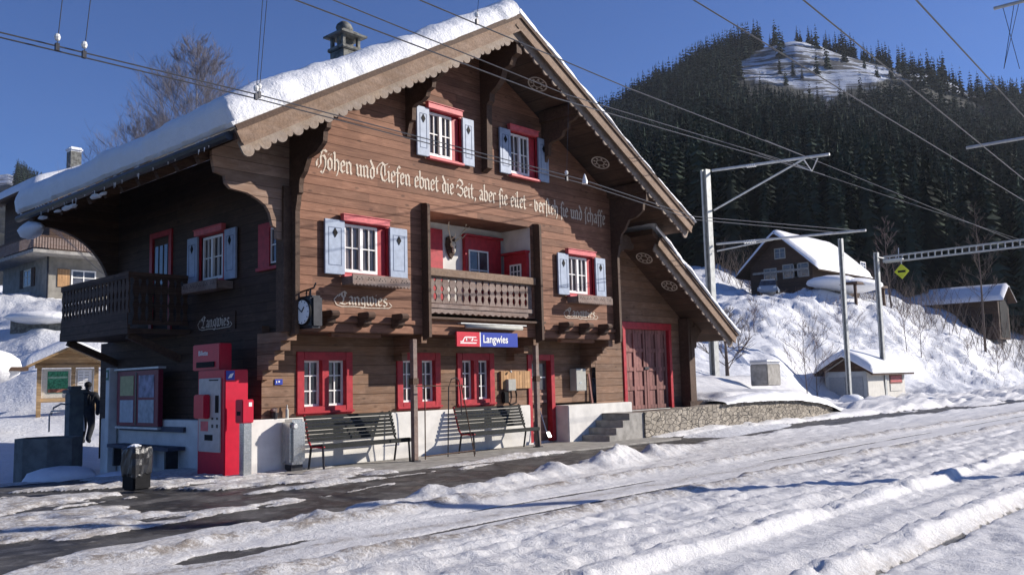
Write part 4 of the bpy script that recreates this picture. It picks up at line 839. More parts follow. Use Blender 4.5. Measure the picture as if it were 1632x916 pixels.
# steel litter bin against the wall
k=thing('wall_bin','narrow upright grey steel bin with a round knob left of the left bench','bin',(.72,-.2,.03)); 
m=MB(); m.box((.60,-.36,.14),(.92,-.03,.94)); m.build('body',BRUSH,k,bevel=.05); m=MB(); m.lathe([(.04,-.385),(.05,-.37),(.05,-.36)],(.68,0,.82),14,'y'); m.build('knob',STEEL,k); m=MB(); m.box((.64,-.3,.03),(.88,-.1,.14)); m.build('leg',DKMET,k)
# things on the plinth ledge
k=thing('flower_pot','small dark pot with a dried plant on the white plinth ledge','pot',(.55,.05,.95)); m=MB(); m.lathe([(.05,.95),(.07,1.06)],(.52,.05,0),10); m.build('pot',DKMET,k); m=MB(); m.ball((.52,.05,1.1),.07,8,(1,1,.7),.4); m.build('plant',TWIG,k)
k=thing('bottle','small clear glass bottle standing on the white plinth ledge','bottle',(.78,.05,.95)); m=MB(); m.lathe([(.03,.95),(.03,1.1),(.013,1.14),(.013,1.19)],(.78,.05,0),10); m.build('body',paint('bottle_glass',(.5,.5,.45),.1,.05,bmp=0),k)
k=thing('number_plate','tiny dark blue enamel plate on the boards beside the left double window','plate',(.62,.1,1.6)); m=MB(); m.box((.56,.10,1.56),(.72,.118,1.66)); m.build('plate',SBLUE,k); m=MB(); m.box((.585,.096,1.59),(.60,.0995,1.63)); m.box((.63,.096,1.60),(.66,.0995,1.63)); m.build('numeral',WHITE,k)
# ticket machine
k=thing('ticket_machine','tall red ticket machine with grey front panel and canopy at the house corner','ticket machine',(-.22,.5,0))
m=MB(); m.box((-.45,.06,.0),(-.002,1.0,1.84)); m.build('body',MRED,k,bevel=.015)
m=MB(); m.box((-.475,.17,.42),(-.452,.93,1.70)); pnl=m.build('panel',MGREY,k,bevel=.01)
m=MB(); m.box((-.60,.50,1.0),(-.478,.88,1.42)); m.build('privacy_hood',MRED,k,bevel=.02)
m=MB(); m.box((-.479,.22,1.1),(-.476,.34,1.4)); m.build('screen',BLK,pnl)
m=MB(); m.box((-.479,.42,.62),(-.476,.70,.72)); m.build('slot',BLK,pnl)
for A,B in (((-.481,.24,.84),(-.476,.30,.9)),((-.481,.40,.84),(-.476,.46,.9)),((-.481,.40,.98),(-.476,.46,1.02)),((-.481,.24,.98),(-.476,.30,1.02))): m=MB(); m.box(A,B); m.build('button',DKMET,pnl)
m=MB(); m.box((-.479,.58,.78),(-.476,.84,.95)); m.build('notice',PINK,pnl)
m=MB(); m.box((-.479,.24,1.655),(-.476,.56,1.675)); m.build('small_print',BLK,pnl)
m=MB(); m.box((-.34,.45,1.85),(-.10,1.42,2.32)); hd=m.build('canopy',MRED,k,bevel=.015)
m=MB(); m.box((-.36,.62,1.90),(-.342,1.25,2.0)); m.build('recess',BLK,hd)
textmesh('lettering','Billette',.12,sideT(-.344,1.20,2.12),WHITE,hd,.001,.002,1.)
m=MB(); m.box((-.435,.052,1.66),(-.27,.058,1.82)); em=m.build('emblem',SBLUE,k); m=MB(); m.prism([(-.40,.0505,1.69),(-.33,.0505,1.70),(-.29,.0505,1.78),(-.36,.0505,1.76)],(0,-.002,0)); m.build('emblem_mark',WHITE,em)
# validator on its post
k=thing('ticket_validator','small red ticket validator box on a square steel post beside the ticket machine','validator',(-.24,-.25,0))
m=MB(); m.box((-.32,-.33,.02),(-.16,-.19,.92)); m.box((-.38,-.38,.0),(-.10,-.14,.02)); m.build('post',BRUSH,k,bevel=.008)
m=MB(); m.box((-.36,-.36,.92),(-.14,-.12,1.32)); b=m.build('box',MRED,k,bevel=.015); m=MB(); m.box((-.24,-.364,1.20),(-.18,-.3605,1.27)); m.build('label',WHITE,b); m=MB(); m.box((-.364,-.3,1.05),(-.3605,-.18,1.12)); m.build('slot',BLK,b)
# notice case on the shaded side
k=thing('notice_case','wide dark red notice case with pale posters on the shaded side wall','notice board',(-.1,4.2,.8))
m=MB(); m.box((-.12,3.22,.80),(-.02,5.12,1.93)); m.build('frame',paint('case_red',(.17,.02,.04),.45,.1),k,bevel=.01); m=MB(); m.box((-.16,3.15,1.95),(-.0,5.2,1.99)); m.build('roof_strip',STEEL,k); m=MB(); m.box((-.14,3.2,.74),(-.0,5.15,.785)); m.build('bottom_strip',STEEL,k)
for y0,y1,z0,z1,mt in ((4.32,4.95,1.42,1.83,paint('poster_yellow',(.42,.40,.20),.6,.1)),(4.32,4.95,.87,1.33,paint('poster_pale',(.42,.45,.48),.6,.1)),(3.40,4.08,1.38,1.83,paint('poster_mountain',(.25,.25,.33),.6,.5,5)),(3.40,4.08,.87,1.33,paint('poster_grey',(.36,.39,.42),.6,.2))):
    m=MB(); m.box((-.128,y0,z0),(-.122,y1,z1)); m.build('poster',mt,k)
m=MB(); m.box((-.13,4.18,.82),(-.122,4.24,1.9)); m.build('mullion',DKMET,k)
k=thing('concrete_pillar','square pale concrete pillar with a small green plate at the back end of the side wall','pillar',(-.25,5.5,-.1)); m=MB(); m.box((-.22,5.28,-.2),(-.04,5.46,2.02)); m.build('shaft',PLAST,k,bevel=.01); m=MB(); m.box((-.23,5.31,1.76),(-.222,5.43,1.98)); m.build('plate',paint('plate_green',(.05,.16,.10),.5,.1),k); m=MB(); m.box((-.236,5.35,1.81),(-.232,5.39,1.93)); m.build('plate_mark',WHITE,k)
k=thing('plank_bench','dark plank bench fixed along the white plinth below the notice case','bench',(-.2,3.3,0)); m=MB(); m.box((-.36,2.3,.36),(-.02,5.0,.43)); m.build('seat',paint('bench_blue',(.05,.06,.09),.6,.2),k); m=MB(); m.box((-.06,2.3,.70),(-.005,5.1,.80)); m.build('backrest',paint('bench_blue_back',(.05,.06,.09),.6,.2),k)
for yy in (2.5,3.6,4.8): m=MB(); m.box((-.3,yy,-.02),(-.05,yy+.06,.36)); m.build('leg',DKMET,k)
# black bin standing in the snow
bx,by=-2.22,-.50; k=thing('street_bin','black waste bin lined with a plastic bag and capped with snow in the foreground','bin',(bx,by,0),rz=.15)
m=MB(); m.box((-.15,-.16,.02),(.15,.16,.63)); m.build('body',BLK,k,bevel=.03)
m=MB(); rr=random.Random(3)
prof=[(.27,.0),(.31,.012),(.4,.016),(.5,.02),(.58,.024),(.635,.02),(.66,.0),(.67,-.06)]; nn=28; vs=[]
for z,e in prof:
    for i in range(nn):
        a=2*math.pi*i/nn; c,s_=math.cos(a),math.sin(a); q=max(abs(c),abs(s_)); j=rr.uniform(-.008,.012); vs.append((c/q*(.15+e+j),s_/q*(.16+e+j),z+rr.uniform(-.012,.012)-(.06*rr.random() if z<.37 else 0)))
m.add(vs,[(i*nn+k_,i*nn+(k_+1)%nn,(i+1)*nn+(k_+1)%nn,(i+1)*nn+k_) for i in range(len(prof)-1) for k_ in range(nn)]); m.add([v for v in vs[-nn:]],[tuple(range(nn))]); m.build('bag',PLBAG,k)
m=MB(); m.ball((-.03,.03,.675),.09,10,(1.2,.9,.35),.2); m.build('snow_cap',SNOW,k)
# fountain
fx,fy=-2.02,3.58; k=thing('village_fountain','octagonal concrete fountain with a tall spout column in the shade left of the house','fountain',(fx,fy,0))
o8=[(fx+.56*math.cos(R(22.5+45*i)),fy+.56*math.sin(R(22.5+45*i))) for i in range(8)]; i8=[(fx+.46*math.cos(R(22.5+45*i)),fy+.46*math.sin(R(22.5+45*i))) for i in range(8)]
m=MB(); vs=[(x,y,-.1) for x,y in o8]+[(x,y,.70) for x,y in o8]+[(x,y,.70) for x,y in i8]+[(x,y,.45) for x,y in i8]
m.add(vs,[(8*r+i,8*r+(i+1)%8,8*r+8+(i+1)%8,8*r+8+i) for r in range(3) for i in range(8)]); m.build('basin',CONCD,k)
m=MB(); m.poly([(x,y,.60) for x,y in i8]); m.build('water',GLASS,k,fix=False)
cq=at(117,708,19.6); m=MB(); c0,c1=cq[0],cq[1]; m.box((c0-.15,c1-.15,-.1),(c0+.15,c1+.15,1.5)); m.box((c0-.20,c1-.20,1.5),(c0+.20,c1+.20,1.58)); m.box((c0-.12,c1-.12,1.58),(c0+.12,c1+.12,1.66)); m.build('column',CONCD,k,bevel=.02)
m=MB(); m.tube([(c0-.12,c1-.1,1.25),(c0-.35,c1-.18,1.28),(c0-.52,c1-.24,1.2),(c0-.58,c1-.27,1.05)],.02,7); m.build('spout',STEEL,k,smooth=True)
k=tag(MB().ball((-2.2,2.55,.02),.5,14,(1.3,.8,.42),.08).build('snow_pile',SNOW,None,smooth=True),'low pile of shaded snow at the foot of the fountain basin','snow pile')
tag(MB().ball((-1.2,2.2,.0),.42,14,(1.4,.7,.22),.08).build('snow_pile',SNOW,None,smooth=True),'flat heap of shaded snow right of the fountain basin','snow pile')
# metal snow shovel at the door
k=thing('snow_shovel','snow shovel with a bright metal blade and long thin handle leaning by the station door','shovel',(7.55,-.3,.05))
p=pY(872,694,-.25); q=pY(856,640,-.05); m=MB(); m.tube([p+[0,0,.05],q],.013,6); m.build('handle',BLUED,k); 
m=MB(); pp=[]; 
for i in range(7):
    t=-.06+.12*i/6; pp.append((p[0]+t,p[1]-.03-.35*(t*t),p[2]+.09+0)); 
lo=[(a,b-.06,c-.12) for a,b,c in pp]; m.add(pp+lo,[(i,i+1,i+8,i+7) for i in range(6)]); m.build('blade',paint('bright_blade',(.85,.85,.86),.2,.03,metal=.7,bmp=0),k)
# metal stand
k=thing('metal_stand','thin rusty metal A-frame stand with a hoop in front of the middle windows','stand',(3.9,-1.1,.03))
A=lambda x,y,yy: pY(x,y,yy)
m=MB(); m.tube([A(678,732,-1.15),A(677,612,-1.1)],.012,6); m.tube([A(757,728,-1.1),A(735,612,-1.05)],.012,6); m.tube([A(663,615,-1.1),A(742,614,-1.1)],.012,6); m.tube([A(678,727,-1.15),A(757,717,-1.12)],.014,6); m.build('front_frame',WBM,k)
a,b=A(714,722,-.75),A(732,720,-.75); m=MB(); zt=1.62; m.tube([(a[0],-.75,.04),(a[0]+.05,-.75,zt-.2),(a[0]+.13,-.75,zt-.03),(a[0]+.25,-.75,zt),(a[0]+.34,-.75,zt-.06),(a[0]+.38,-.75,zt-.3),(a[0]+.40,-.75,.85)],.012,6); m.tube([(a[0],-.75,.86),(a[0]+.4,-.75,.86)],.01,6); m.build('hoop',DKMET,k)
# wall fittings near the door
k=thing('notice_board','small orange wooden notice board between the third double window and the door','board',(6.9,.1,1.5)); p,q=pY(797,590,.09),pY(844,610,.09); m=MB(); m.box((p[0],.06,q[2]-.12),(q[0],.115,p[2]-.02)); m.build('board',WORNG,k)
k=thing('wall_telephone','grey wall telephone box with a black cord beside the third double window','telephone',(6.6,.05,1.1)); p,q=pY(809,604,.0),pY(822,622,.0); m=MB(); m.box((p[0],-.02,q[2]),(q[0],.115,p[2])); m.build('body',GREYB,k,bevel=.01); m=MB(); c=p[0]; z=q[2]; m.tube([(c+.05,.05,z),(c-.02,.03,z-.2),(c+.1,.02,z-.32),(c+.3,.03,z-.28),(c+.34,.05,z-.1),(c+.3,.06,z+.12)],.02,6); m.build('cord',BLK,k)
m=MB(); m.box((c-.12,.0,z-.28),(c+.05,.11,z-.02)); m.build('cradle',BLK,k,bevel=.02)
k=thing('wall_lantern','tiny bright bulb lamp hooked on the wall above the orange notice board','lamp',(6.45,.0,1.75)); p=pY(814,592,.0); m=MB(); m.ball(tuple(p),.03,8); m.build('bulb',INS,k); m=MB(); m.tube([tuple(p),(p[0],.12,p[2]+.06)],.008,5); m.build('hook',DKMET,k)
k=thing('meter_cabinet','upright grey meter cabinet on the boards between the door and the goods gate','cabinet',(9.3,0,1.2)); p,q=pY(918,587,-.1),pY(935,622,-.1); m=MB(); m.box((p[0],-.1,q[2]),(q[0],.115,p[2])); b=m.build('cabinet',GREYB,k,bevel=.012); m=MB(); m.box((p[0]+.12,-.104,q[2]+.18),(p[0]+.22,-.1005,q[2]+.22)); m.build('lock',BRUSH,b)
p,q=pY(938,588,-.0),pY(945,640,-.0); k=thing('leaning_board','narrow dark red board leaning on the wall right of the meter cabinet','board',(q[0],0,.9)); m=MB(); m.bar((q[0],.02,.91),(q[0]-.05,.09,p[2]),.06,.03,up=(0,1,0)); m.build('board',WGATE,k)
# antler trophy in the loggia
k=thing('antler_trophy','stag skull with antlers on a dark shield hung in the loggia','trophy',(0,0,0)); p=pY(722,394,.02); k.location=p; k['org']=list(map(float,p)); px,py_,pz=p
m=MB(); m.prism([(px+a,py_+.05,pz+b) for a,b in [(-.13,.22),(0,.27),(.13,.22),(.16,.05),(.12,-.12),(0,-.27),(-.12,-.12),(-.16,.05)]],(0,.04,0)); m.build('shield',WDK,k,bevel=.012)
m=MB(); m.ball((px,py_+.0,pz+.06),.075,10,(1,.7,1)); m.ball((px,py_-.03,pz-.06),.05,10,(.8,.7,1.8)); m.build('skull',BONE,k,smooth=True)
for s in (-1,1):
    m=MB(); m.tube([(px+s*.05,py_-.01,pz+.12),(px+s*.14,py_-.06,pz+.25),(px+s*.24,py_-.12,pz+.38),(px+s*.26,py_-.16,pz+.5),(px+s*.2,py_-.18,pz+.62)],.02,6,.008); m.tube([(px+s*.08,py_-.03,pz+.16),(px+s*.12,py_-.2,pz+.2),(px+s*.16,py_-.26,pz+.28)],.014,5,.005); m.tube([(px+s*.24,py_-.12,pz+.38),(px+s*.32,py_-.22,pz+.46)],.012,5,.005); m.tube([(px+s*.26,py_-.16,pz+.5),(px+s*.34,py_-.18,pz+.6)],.012,5,.004); m.build('antler',BONE,k,smooth=True)
# stone steps and rubble wall
k=thing('stone_steps','flight of four worn stone steps up to the goods terrace','steps',(9.6,-.8,0))
m=MB(); pf=[(8.9,-.05)]
for i in range(4): pf+=[(8.9+.28*i,.165*(i+1)),(8.9+.28*(i+1),.165*(i+1))]
pf[-1]=(10.36,.66); pf+=[(10.36,-.05)]
m.prism([(x,-1.14,z) for x,z in pf],(0,.86,0)); m.build('steps',CONC,k)
wl=[(10.34,-1.15,.66),(13,-1.15,.70),(15,-1.17,.78),(17,-1.18,.76),(19,-1.16,.70),(20.6,-1.1,.55),(22.2,-.9,.33),(23.2,-.5,.22)]
def terrace_wall():
    m=MB(); P=np.array(wl); xs=np.interp(np.linspace(0,1,240),np.linspace(0,1,len(P)),P[:,0]); Y=np.interp(xs,P[:,0],P[:,1]); Z=np.interp(xs,P[:,0],P[:,2]); nz=14
    zz=np.linspace(0,1,nz); V=[]
    for i,x in enumerate(xs):
        for t in zz:
            h=-.1+(Z[i]+.1)*t; r=.035*float(fbm(np.array(x*3.1),np.array(h*5.2),201,3))+.05*float(fbm(np.array(x*7),np.array(h*9.),204,2)); V.append((x,Y[i]-r+.03*t,h+(.05*(float(vn(np.array(x*3),np.array(0.),207))-.5) if t==1 else 0)))
        V.append((x,Y[i]+.35,V[-1][2]))
    n=nz+1; m.add(V,[(i*n+j,(i+1)*n+j,(i+1)*n+j+1,i*n+j+1) for i in range(len(xs)-1) for j in range(n-1)])
    m.add([(10.34,-1.19,-.1),(10.34,-.3,-.1),(10.34,-.3,.66),(10.34,-1.19,.66)],[(0,1,2,3)])
    return m
k=tag(terrace_wall().build('rubble_wall',STONE,None,smooth=False),'low curved rubble stone retaining wall below the goods gate','stone wall')
cx_=np.linspace(14.2,23.1,150); cv=np.linspace(0,math.pi,14); CX,CV=np.meshgrid(cx_,cv,indexing='ij'); P_=np.array(wl); cy_=np.interp(CX,P_[:,0],P_[:,1]); cz_=np.interp(CX,P_[:,0],P_[:,2])
ch_=(.10+.20*sst(CX,14.2,16.5)*(.55+.9*fbm(CX*1.1,CV*0,211,4)))*(1-.6*sst(CX,21.5,23)); Yc=cy_+.22-np.cos(CV)*(.34+.10*fbm(CX*1.7,CV*0,213,3)); Zc=cz_-.03+np.sin(CV)*ch_+.03*(fbm(CX*5,CV*2,212,3)-.5)
gridmesh('snow_cap',np.stack([CX,Yc,Zc],-1),SNOWR,parent=k)
# person walking away
def skin_body(name,joints,edges,mat,parent,sub=2):
    me=bpy.data.meshes.new(name); me.from_pydata([j[0] for j in joints],edges,[]); o=bpy.data.objects.new(name,me); COL.objects.link(o)
    md=o.modifiers.new('s','SKIN'); 
    for i,j in enumerate(joints): me.skin_vertices[0].data[i].radius=(j[1],j[2] if len(j)>2 else j[1])
    me.skin_vertices[0].data[0].use_root=True
    o.modifiers.new('d','SUBSURF').levels=sub
    bpy.context.view_layer.update(); ev=bpy.data.meshes.new_from_object(o.evaluated_get(bpy.context.evaluated_depsgraph_get())); bpy.data.objects.remove(o)
    ev.materials.clear(); ev.materials.append(mat); ev.polygons.foreach_set('use_smooth',[True]*len(ev.polygons)); ev.name=name
    ob=bpy.data.objects.new(name,ev); COL.objects.link(ob); ob.parent=parent; return ob
pp=pZ(137,707,0); hd_=math.atan2(-.735,.678)
k=thing('person','person in dark winter clothes walking away past the fountain','person',(pp[0],pp[1],0),rz=hd_)
J=[((0,0,.98),.20,.16),((0,.02,1.15),.20,.16),((0,.03,1.38),.22,.15),((0,.02,1.53),.08,.08),((0,.04,1.60),.065,.065),((0,.05,1.70),.10,.11),((0,.04,1.80),.07,.08),
 ((-.12,0,.86),.14,.14),((-.13,.10,.50),.10,.10),((-.13,.0,.12),.075,.08),((-.13,.15,.06),.06,.05),
 ((.12,0,.86),.14,.14),((.13,.05,.50),.10,.10),((.13,-.16,.14),.075,.08),((.13,-.03,.06),.06,.05),
 ((-.25,.02,1.44),.10,.10),((-.32,-.05,1.17),.08,.08),((-.31,.08,.92),.065,.065),((-.31,.12,.82),.045,.055),
 ((.25,.02,1.44),.10,.10),((.33,.05,1.17),.08,.08),((.32,.0,.93),.065,.065),((.32,.0,.82),.045,.055)]
E_=[(0,1),(1,2),(2,3),(3,4),(4,5),(5,6),(0,7),(7,8),(8,9),(9,10),(0,11),(11,12),(12,13),(13,14),(2,15),(15,16),(16,17),(17,18),(2,19),(19,20),(20,21),(21,22)]
skin_body('body',J,E_,CLOTH,k)
m=MB(); m.ball((0,.04,1.74),.105,12,(1,1.05,1.0)); m.build('cap',BLK,k,smooth=True)
m=MB(); m.box((-.16,-.20,1.1),(.16,-.06,1.46)); m.build('rucksack',paint('rucksack',(.03,.03,.03),.8,.2),k,bevel=.05)
# handrail
p,q=at(78,688,26),at(107,686,26); k=thing('handrail','bent grey tube handrail beside the fountain column','handrail',(p[0],p[1],p[2])); zt=at(82,655,26)[2]
m=MB(); m.tube([tuple(p),(p[0],p[1],zt-.12),(p[0]+.1*(q[0]-p[0]),p[1]+.1*(q[1]-p[1]),zt),(q[0]+.3,q[1]-.3,zt+.03),(q[0]+.35,q[1]-.35,p[2])],.025,7); m.build('rail',STEEL,k,smooth=True)
# ================================================================== BACKGROUND
def gable_house(k,x0,x1,y0,y1,z0,ze,zr,ov,mat_w,tk=.3,roofm=WDK,snow=True,seed=300,T=None,wall=True):
    """house with its ridge along local X (gables at both X ends); T places it"""
    yc=(y0+y1)/2
    if wall:
        m=MB(T=T); m.add([(x0,y0,z0),(x1,y0,z0),(x1,y0,ze),(x0,y0,ze)],[(0,1,2,3)]); m.add([(x0,y1,z0),(x1,y1,z0),(x1,y1,ze),(x0,y1,ze)],[(3,2,1,0)])
        for x in (x0,x1): m.poly([(x,y0,z0),(x,y1,z0),(x,y1,ze),(x,yc,zr),(x,y0,ze)])
        m.build('wall',mat_w,k)
    s=(zr-ze)/(yc-y0); m=MB(T=T); a=(y0-ov,zr+.14-(yc-y0+ov)*s); b=(y1+ov,zr+.14-(yc-y0+ov)*s)
    m.prism([(x0-ov,a[0],a[1]),(x0-ov,yc,zr+.14),(x0-ov,b[0],b[1]),(x0-ov,b[0],b[1]-.14),(x0-ov,yc,zr),(x0-ov,a[0],a[1]-.14)],(x1-x0+2*ov,0,0)); r=m.build('roof',roofm,k)
    if snow:
        n,mm=46,40; U,V=np.meshgrid(np.linspace(-1,1,n),np.linspace(0,1,mm),indexing='ij'); Lx=x1-x0+2*ov+.1; hw=yc-y0+ov+.06
        de=np.minimum.reduce([(1-np.abs(U))*hw,V*Lx,(1-V)*Lx]); ed=np.sqrt(np.clip(1-(1-np.clip(de/tk,0,1))**2,0,1))
        Y=yc+U*hw; X=x0-ov-.05+V*Lx; Z=zr+.16-np.abs(U)*hw*s+tk*(.06+.94*ed)*(1+.3*(fbm(X*.5,Y*.5,seed,3)-.5)); ridge=np.exp(-(U*hw/.5)**2)*.12; Z=Z-ridge
        P=np.stack([X,Y,Z],-1); o=gridmesh('roof_snow',P,SNOWR,parent=r)
        if T is not None: o.data.transform(T)
        o.data.transform(Matrix.Translation(-Vector(k['org'])))
        m=MB(T=T); ii=[(i,0) for i in range(n)]+[(n-1,j) for j in range(1,mm)]+[(i,mm-1) for i in range(n-2,-1,-1)]+[(0,j) for j in range(mm-2,-1,-1)]; vs=[]
        for i,j in ii: vs.append(tuple(P[i,j])); vs.append((P[i,j][0],P[i,j][1],zr+.145-abs(U[i,j])*hw*s))
        m.add(vs,[(2*i,2*i+1,2*i+3,2*i+2) for i in range(len(ii)-1)]); m.build('snow_edge',SNOWR,o)
    return r
def ridgeY(x,y): return Matrix.Translation((x,y,0))@Matrix.Rotation(-math.pi/2,4,'Z')      # local X -> -Y, local Y -> +X
def house_window(k,T,w,h,frame=WHITE,shutter=None):
    m=MB(T=T)
    for A,B in (((0,-.05,0),(.09,.0,h)),((w-.09,-.05,0),(w,0,h)),((.09,-.05,h-.09),(w-.09,0,h)),((.09,-.05,0),(w-.09,0,.09)),((w/2-.03,-.045,.09),(w/2+.03,0,h-.09)),((.09,-.04,h*.55),(w/2-.03,0,h*.55+.04)),((w/2+.03,-.04,h*.55),(w-.09,0,h*.55+.04))): m.box(A,B)
    W=m.build('window',frame,k); m=MB(T=T); m.box((.05,-.03,.05),(w-.05,-.01,h-.05)); m.build('pane',GLASS,W)
    if shutter:
        for x in (-.62,w+.04): m=MB(T=T); m.box((x,-.06,-.03),(x+.56,-.01,h+.03)); m.build('shutter',shutter,W)
    return W
# --- chalet on the bank (right)
c=at(1297,470,80); x0,y0,z0=c[0],c[1],c[2]-1.2; ze=at(1297,416,80)[2]; zr=at(1240,378,84)[2]
k=thing('hillside_chalet','dark timber chalet with a broad snowy gable roof on top of the snowbank','chalet',(x0,y0,z0)); gy=pX(1196,440,x0)[1]; WINFR=paint('window_frame_grey',(.32,.31,.28),.6,.1)
gable_house(k,x0,x0+10.5,y0,gy,z0,ze,zr,1.0,WSD,.45,seed=310)
for px,py,w,h in ((1260,432,1.5,1.3),(1277,430,1.5,1.3),(1228,438,1.3,1.2),(1243,404,1.1,1.0)):
    p=pX(px,py,x0); house_window(k,sideT(x0-.0,p[1]+w/2,p[2]-h/2),w,h,WINFR)
p=pY(1375,425,y0); house_window(k,frontT(p[0]-.6,y0,p[2]-.4),1.3,.9)
yc=(y0+gy)/2; m=MB(); m.box((x0-.12,y0+.3,z0+3.55),(x0-.02,gy-.3,z0+3.75)); m.box((x0-.9,y0-.4,z0+1.0),(x0-.0,gy+.2,z0+1.25)); m.build('band_board',CONC,k)
# snow-laden terrace roof beside the chalet, and parked car
c=at(1345,468,76); k=thing('snowed_carport','low carport buried under a thick rounded slab of snow before the chalet','carport',tuple(c)); X,Y,Z=c
m=MB(); m.box((X-2.6,Y-2.2,Z+.5),(X+4.2,Y+2.2,Z+.7)); m.build('roof',WDK,k)
for dx in (-2.3,3.9):
    for dy in (-1.9,1.9): m=MB(); m.box((X+dx-.1,Y+dy-.1,Z-1.4),(X+dx+.1,Y+dy+.1,Z+.5)); m.build('post',WDK,k)
m=MB(); m.ball((X+.8,Y,Z+.72),1,18,(3.8,2.7,.62),.03); m.build('roof_snow',SNOWR,k,smooth=True)
m=MB(); m.ball((X-1.5,Y+.4,Z+.9),1,16,(2.2,2.0,.6),.04); m.build('snow_drift',SNOWR,k,smooth=True)
def car(k,col):
    m=MB(); m.box((-2.0,-.82,.32),(2.0,.82,.86)); m.build('body',col,k,bevel=.12)
    m=MB(); m.add([(-1.3,-.74,.84),(1.6,-.74,.84),(1.6,.74,.84),(-1.3,.74,.84),(-.7,-.62,1.42),(1.2,-.62,1.42),(1.2,.62,1.42),(-.7,.62,1.42)],[(4,5,6,7),(0,1,5,4),(1,2,6,5),(2,3,7,6),(3,0,4,7)]); m.build('cabin',GLASS,k)
    m=MB(); m.box((-.7,-.6,1.42),(1.2,.6,1.5)); m.build('roof_snow',SNOWR,k,bevel=.05)
    for x in (-1.25,1.25):
        for y in (-.83,.65): m=MB(); m.lathe([(.31,0),(.31,.18)],(x,y,.31),16,'y'); w=m.build('wheel',BLK,k); m=MB(); m.lathe([(.18,-.01),(.18,.19)],(x,y,.31),12,'y'); m.build('rim',STEEL,w)
    for y in (-.6,.6): m=MB(); m.ball((-1.98,y,.68),.11,8,(.4,1.2,.8)); m.build('headlight',INS,k)
c=at(1226,472,77); k=thing('parked_car','pale blue parked car half hidden on the bank before the chalet','car',(c[0],c[1],c[2]-.1),rz=.4); car(k,paint('car_blue',(.22,.27,.36),.35,.05,metal=.3))
# --- grey hut beside the track
c=at(1385,633,50); x0,y0,z0=c[0],c[1],-.3; gy=pX(1317,632,x0)[1]; x1=pY(1443,624,y0)[0]; ze=pX(1385,590,x0)[2]; zr=ze+.75
k=thing('track_hut','small grey hut with double doors and a thick curved snow cap beside the track masts','hut',(x0,y0,z0)); gable_house(k,x0,x1,y0,gy,z0,ze,zr,.45,HUTL,.5,seed=330)
T=sideT(x0,gy,0); W=gy-y0; m=MB(T=T); m.box((.06,-.05,z0),(W-.06,-.004,ze-.05)); m.build('gable_front',HUTG,k)
for a,b in ((.25,W/2-.03),(W/2+.03,W-.25)): m=MB(T=T); m.box((a,-.10,z0+.2),(b,-.055,ze-.35)); m.build('door',LEDGE,k,bevel=.01)
m=MB(T=T); m.prism([(.1,-.04,ze-.03),(W-.1,-.04,ze-.03),(W/2,-.04,zr-.1)],(0,.03,0)); m.build('gable_board',WDK,k)
p,q=pY(1417,597,y0),pY(1438,622,y0); m=MB(); m.box((p[0],y0-.05,p[2]-.5),(q[0],y0-.004,p[2])); sgn=m.build('warning_board',paint('board_brown',(.20,.06,.05),.6,.2),k); m=MB(); m.box((p[0],y0-.05,p[2]-.95),(q[0],y0-.004,p[2]-.54)); m.build('lower_board',HUTL,k)
for i in range(3): m=MB(); m.box((p[0]+.15,y0-.056,p[2]-.16-.12*i),(q[0]-.15-.2*(i%2),y0-.0515,p[2]-.10-.12*i)); m.build('text_line',PINK,sgn)
# --- concrete box with snow lid
c=at(1212,606,33); x,y,z=c; k=thing('concrete_box','squat concrete box with a flat cap of snow on the terrace before the bank','box',tuple(c)); m=MB(); m.box((x-.1,y-.35,z-.2),(x+.95,y+.35,z+.60)); m.build('body',CONC,k,bevel=.03); m=MB(); m.box((x-.18,y-.43,z+.602),(x+1.03,y+.43,z+.76)); m.build('snow_cap',SNOWR,k,bevel=.08)
# --- open shed at the far right
c=at(1592,508,97); x0,y0,z0=c[0],c[1],c[2]-2.2; k=thing('hay_shed','low dark wooden shed with a snowy roof at the edge of the wood','shed',(x0,y0,z0)); ze=at(1592,474,97)[2]
gable_house(k,0,9,0,4.2,z0,ze,ze+1.3,.7,WSD,.4,seed=340,T=ridgeY(x0,y0+9))  # walls in the darkened wood, forest shade put into the colour
for i in range(4): m=MB(); m.box((x0-.06,y0+.6+2.1*i,z0+1.4),(x0-.02,y0+2.0+2.1*i,z0+2.8)); m.build('opening',BLK,k)
m=MB(); m.box((x0+.5,y0-.06,z0+.2),(x0+3.7,y0-.02,ze-.1)); m.build('gable_shade_panel',BLK,k)  # added black panel that paints the forest's shade on the gable
# --- map kiosk (left)
c=at(107,659,34); x,y,z=c; k=thing('map_kiosk','wooden roofed information stand with a green map and a timetable sheet in the sun','kiosk',(x,y,z))
T=Matrix.Translation((x,y,z))@Matrix.Rotation(-R(20),4,'Z'); w=.98
def kb(a,b,n,mat,bev=0.,par=None): mm=MB(T=T); mm.box(a,b); return mm.build(n,mat,par or k,bevel=bev)
for px_ in (-w,.18,w): kb((px_-.08,-.08,-.6),(px_+.08,.08,1.75),'post',WKIO)
kb((-w+.09,.0,.62),(.09,.05,1.72),'panel',PAPER); kb((.27,.0,.62),(w-.09,.05,1.72),'panel',PAPER); kb((-w-.02,-.04,.45),(w+.02,.06,.615),'cross_rail',WKIO); kb((-w-.15,-.1,1.752),(w+.15,.1,1.86),'cross_rail',WKIO)
mp=kb((-w+.28,-.02,.80),(.0,-.005,1.62),'map',GREEN); kb((-w+.30,-.026,.82),(-.02,-.0205,.95),'map_legend',paint('map_red',(.3,.12,.08),.5,.4),par=mp); kb((-w+.30,-.026,1.35),(-.02,-.0205,1.42),'map_band',paint('map_pale',(.30,.45,.33),.5,.2),par=mp)
tt=kb((.33,-.02,.68),(w-.16,-.005,1.66),'timetable',WHITE)
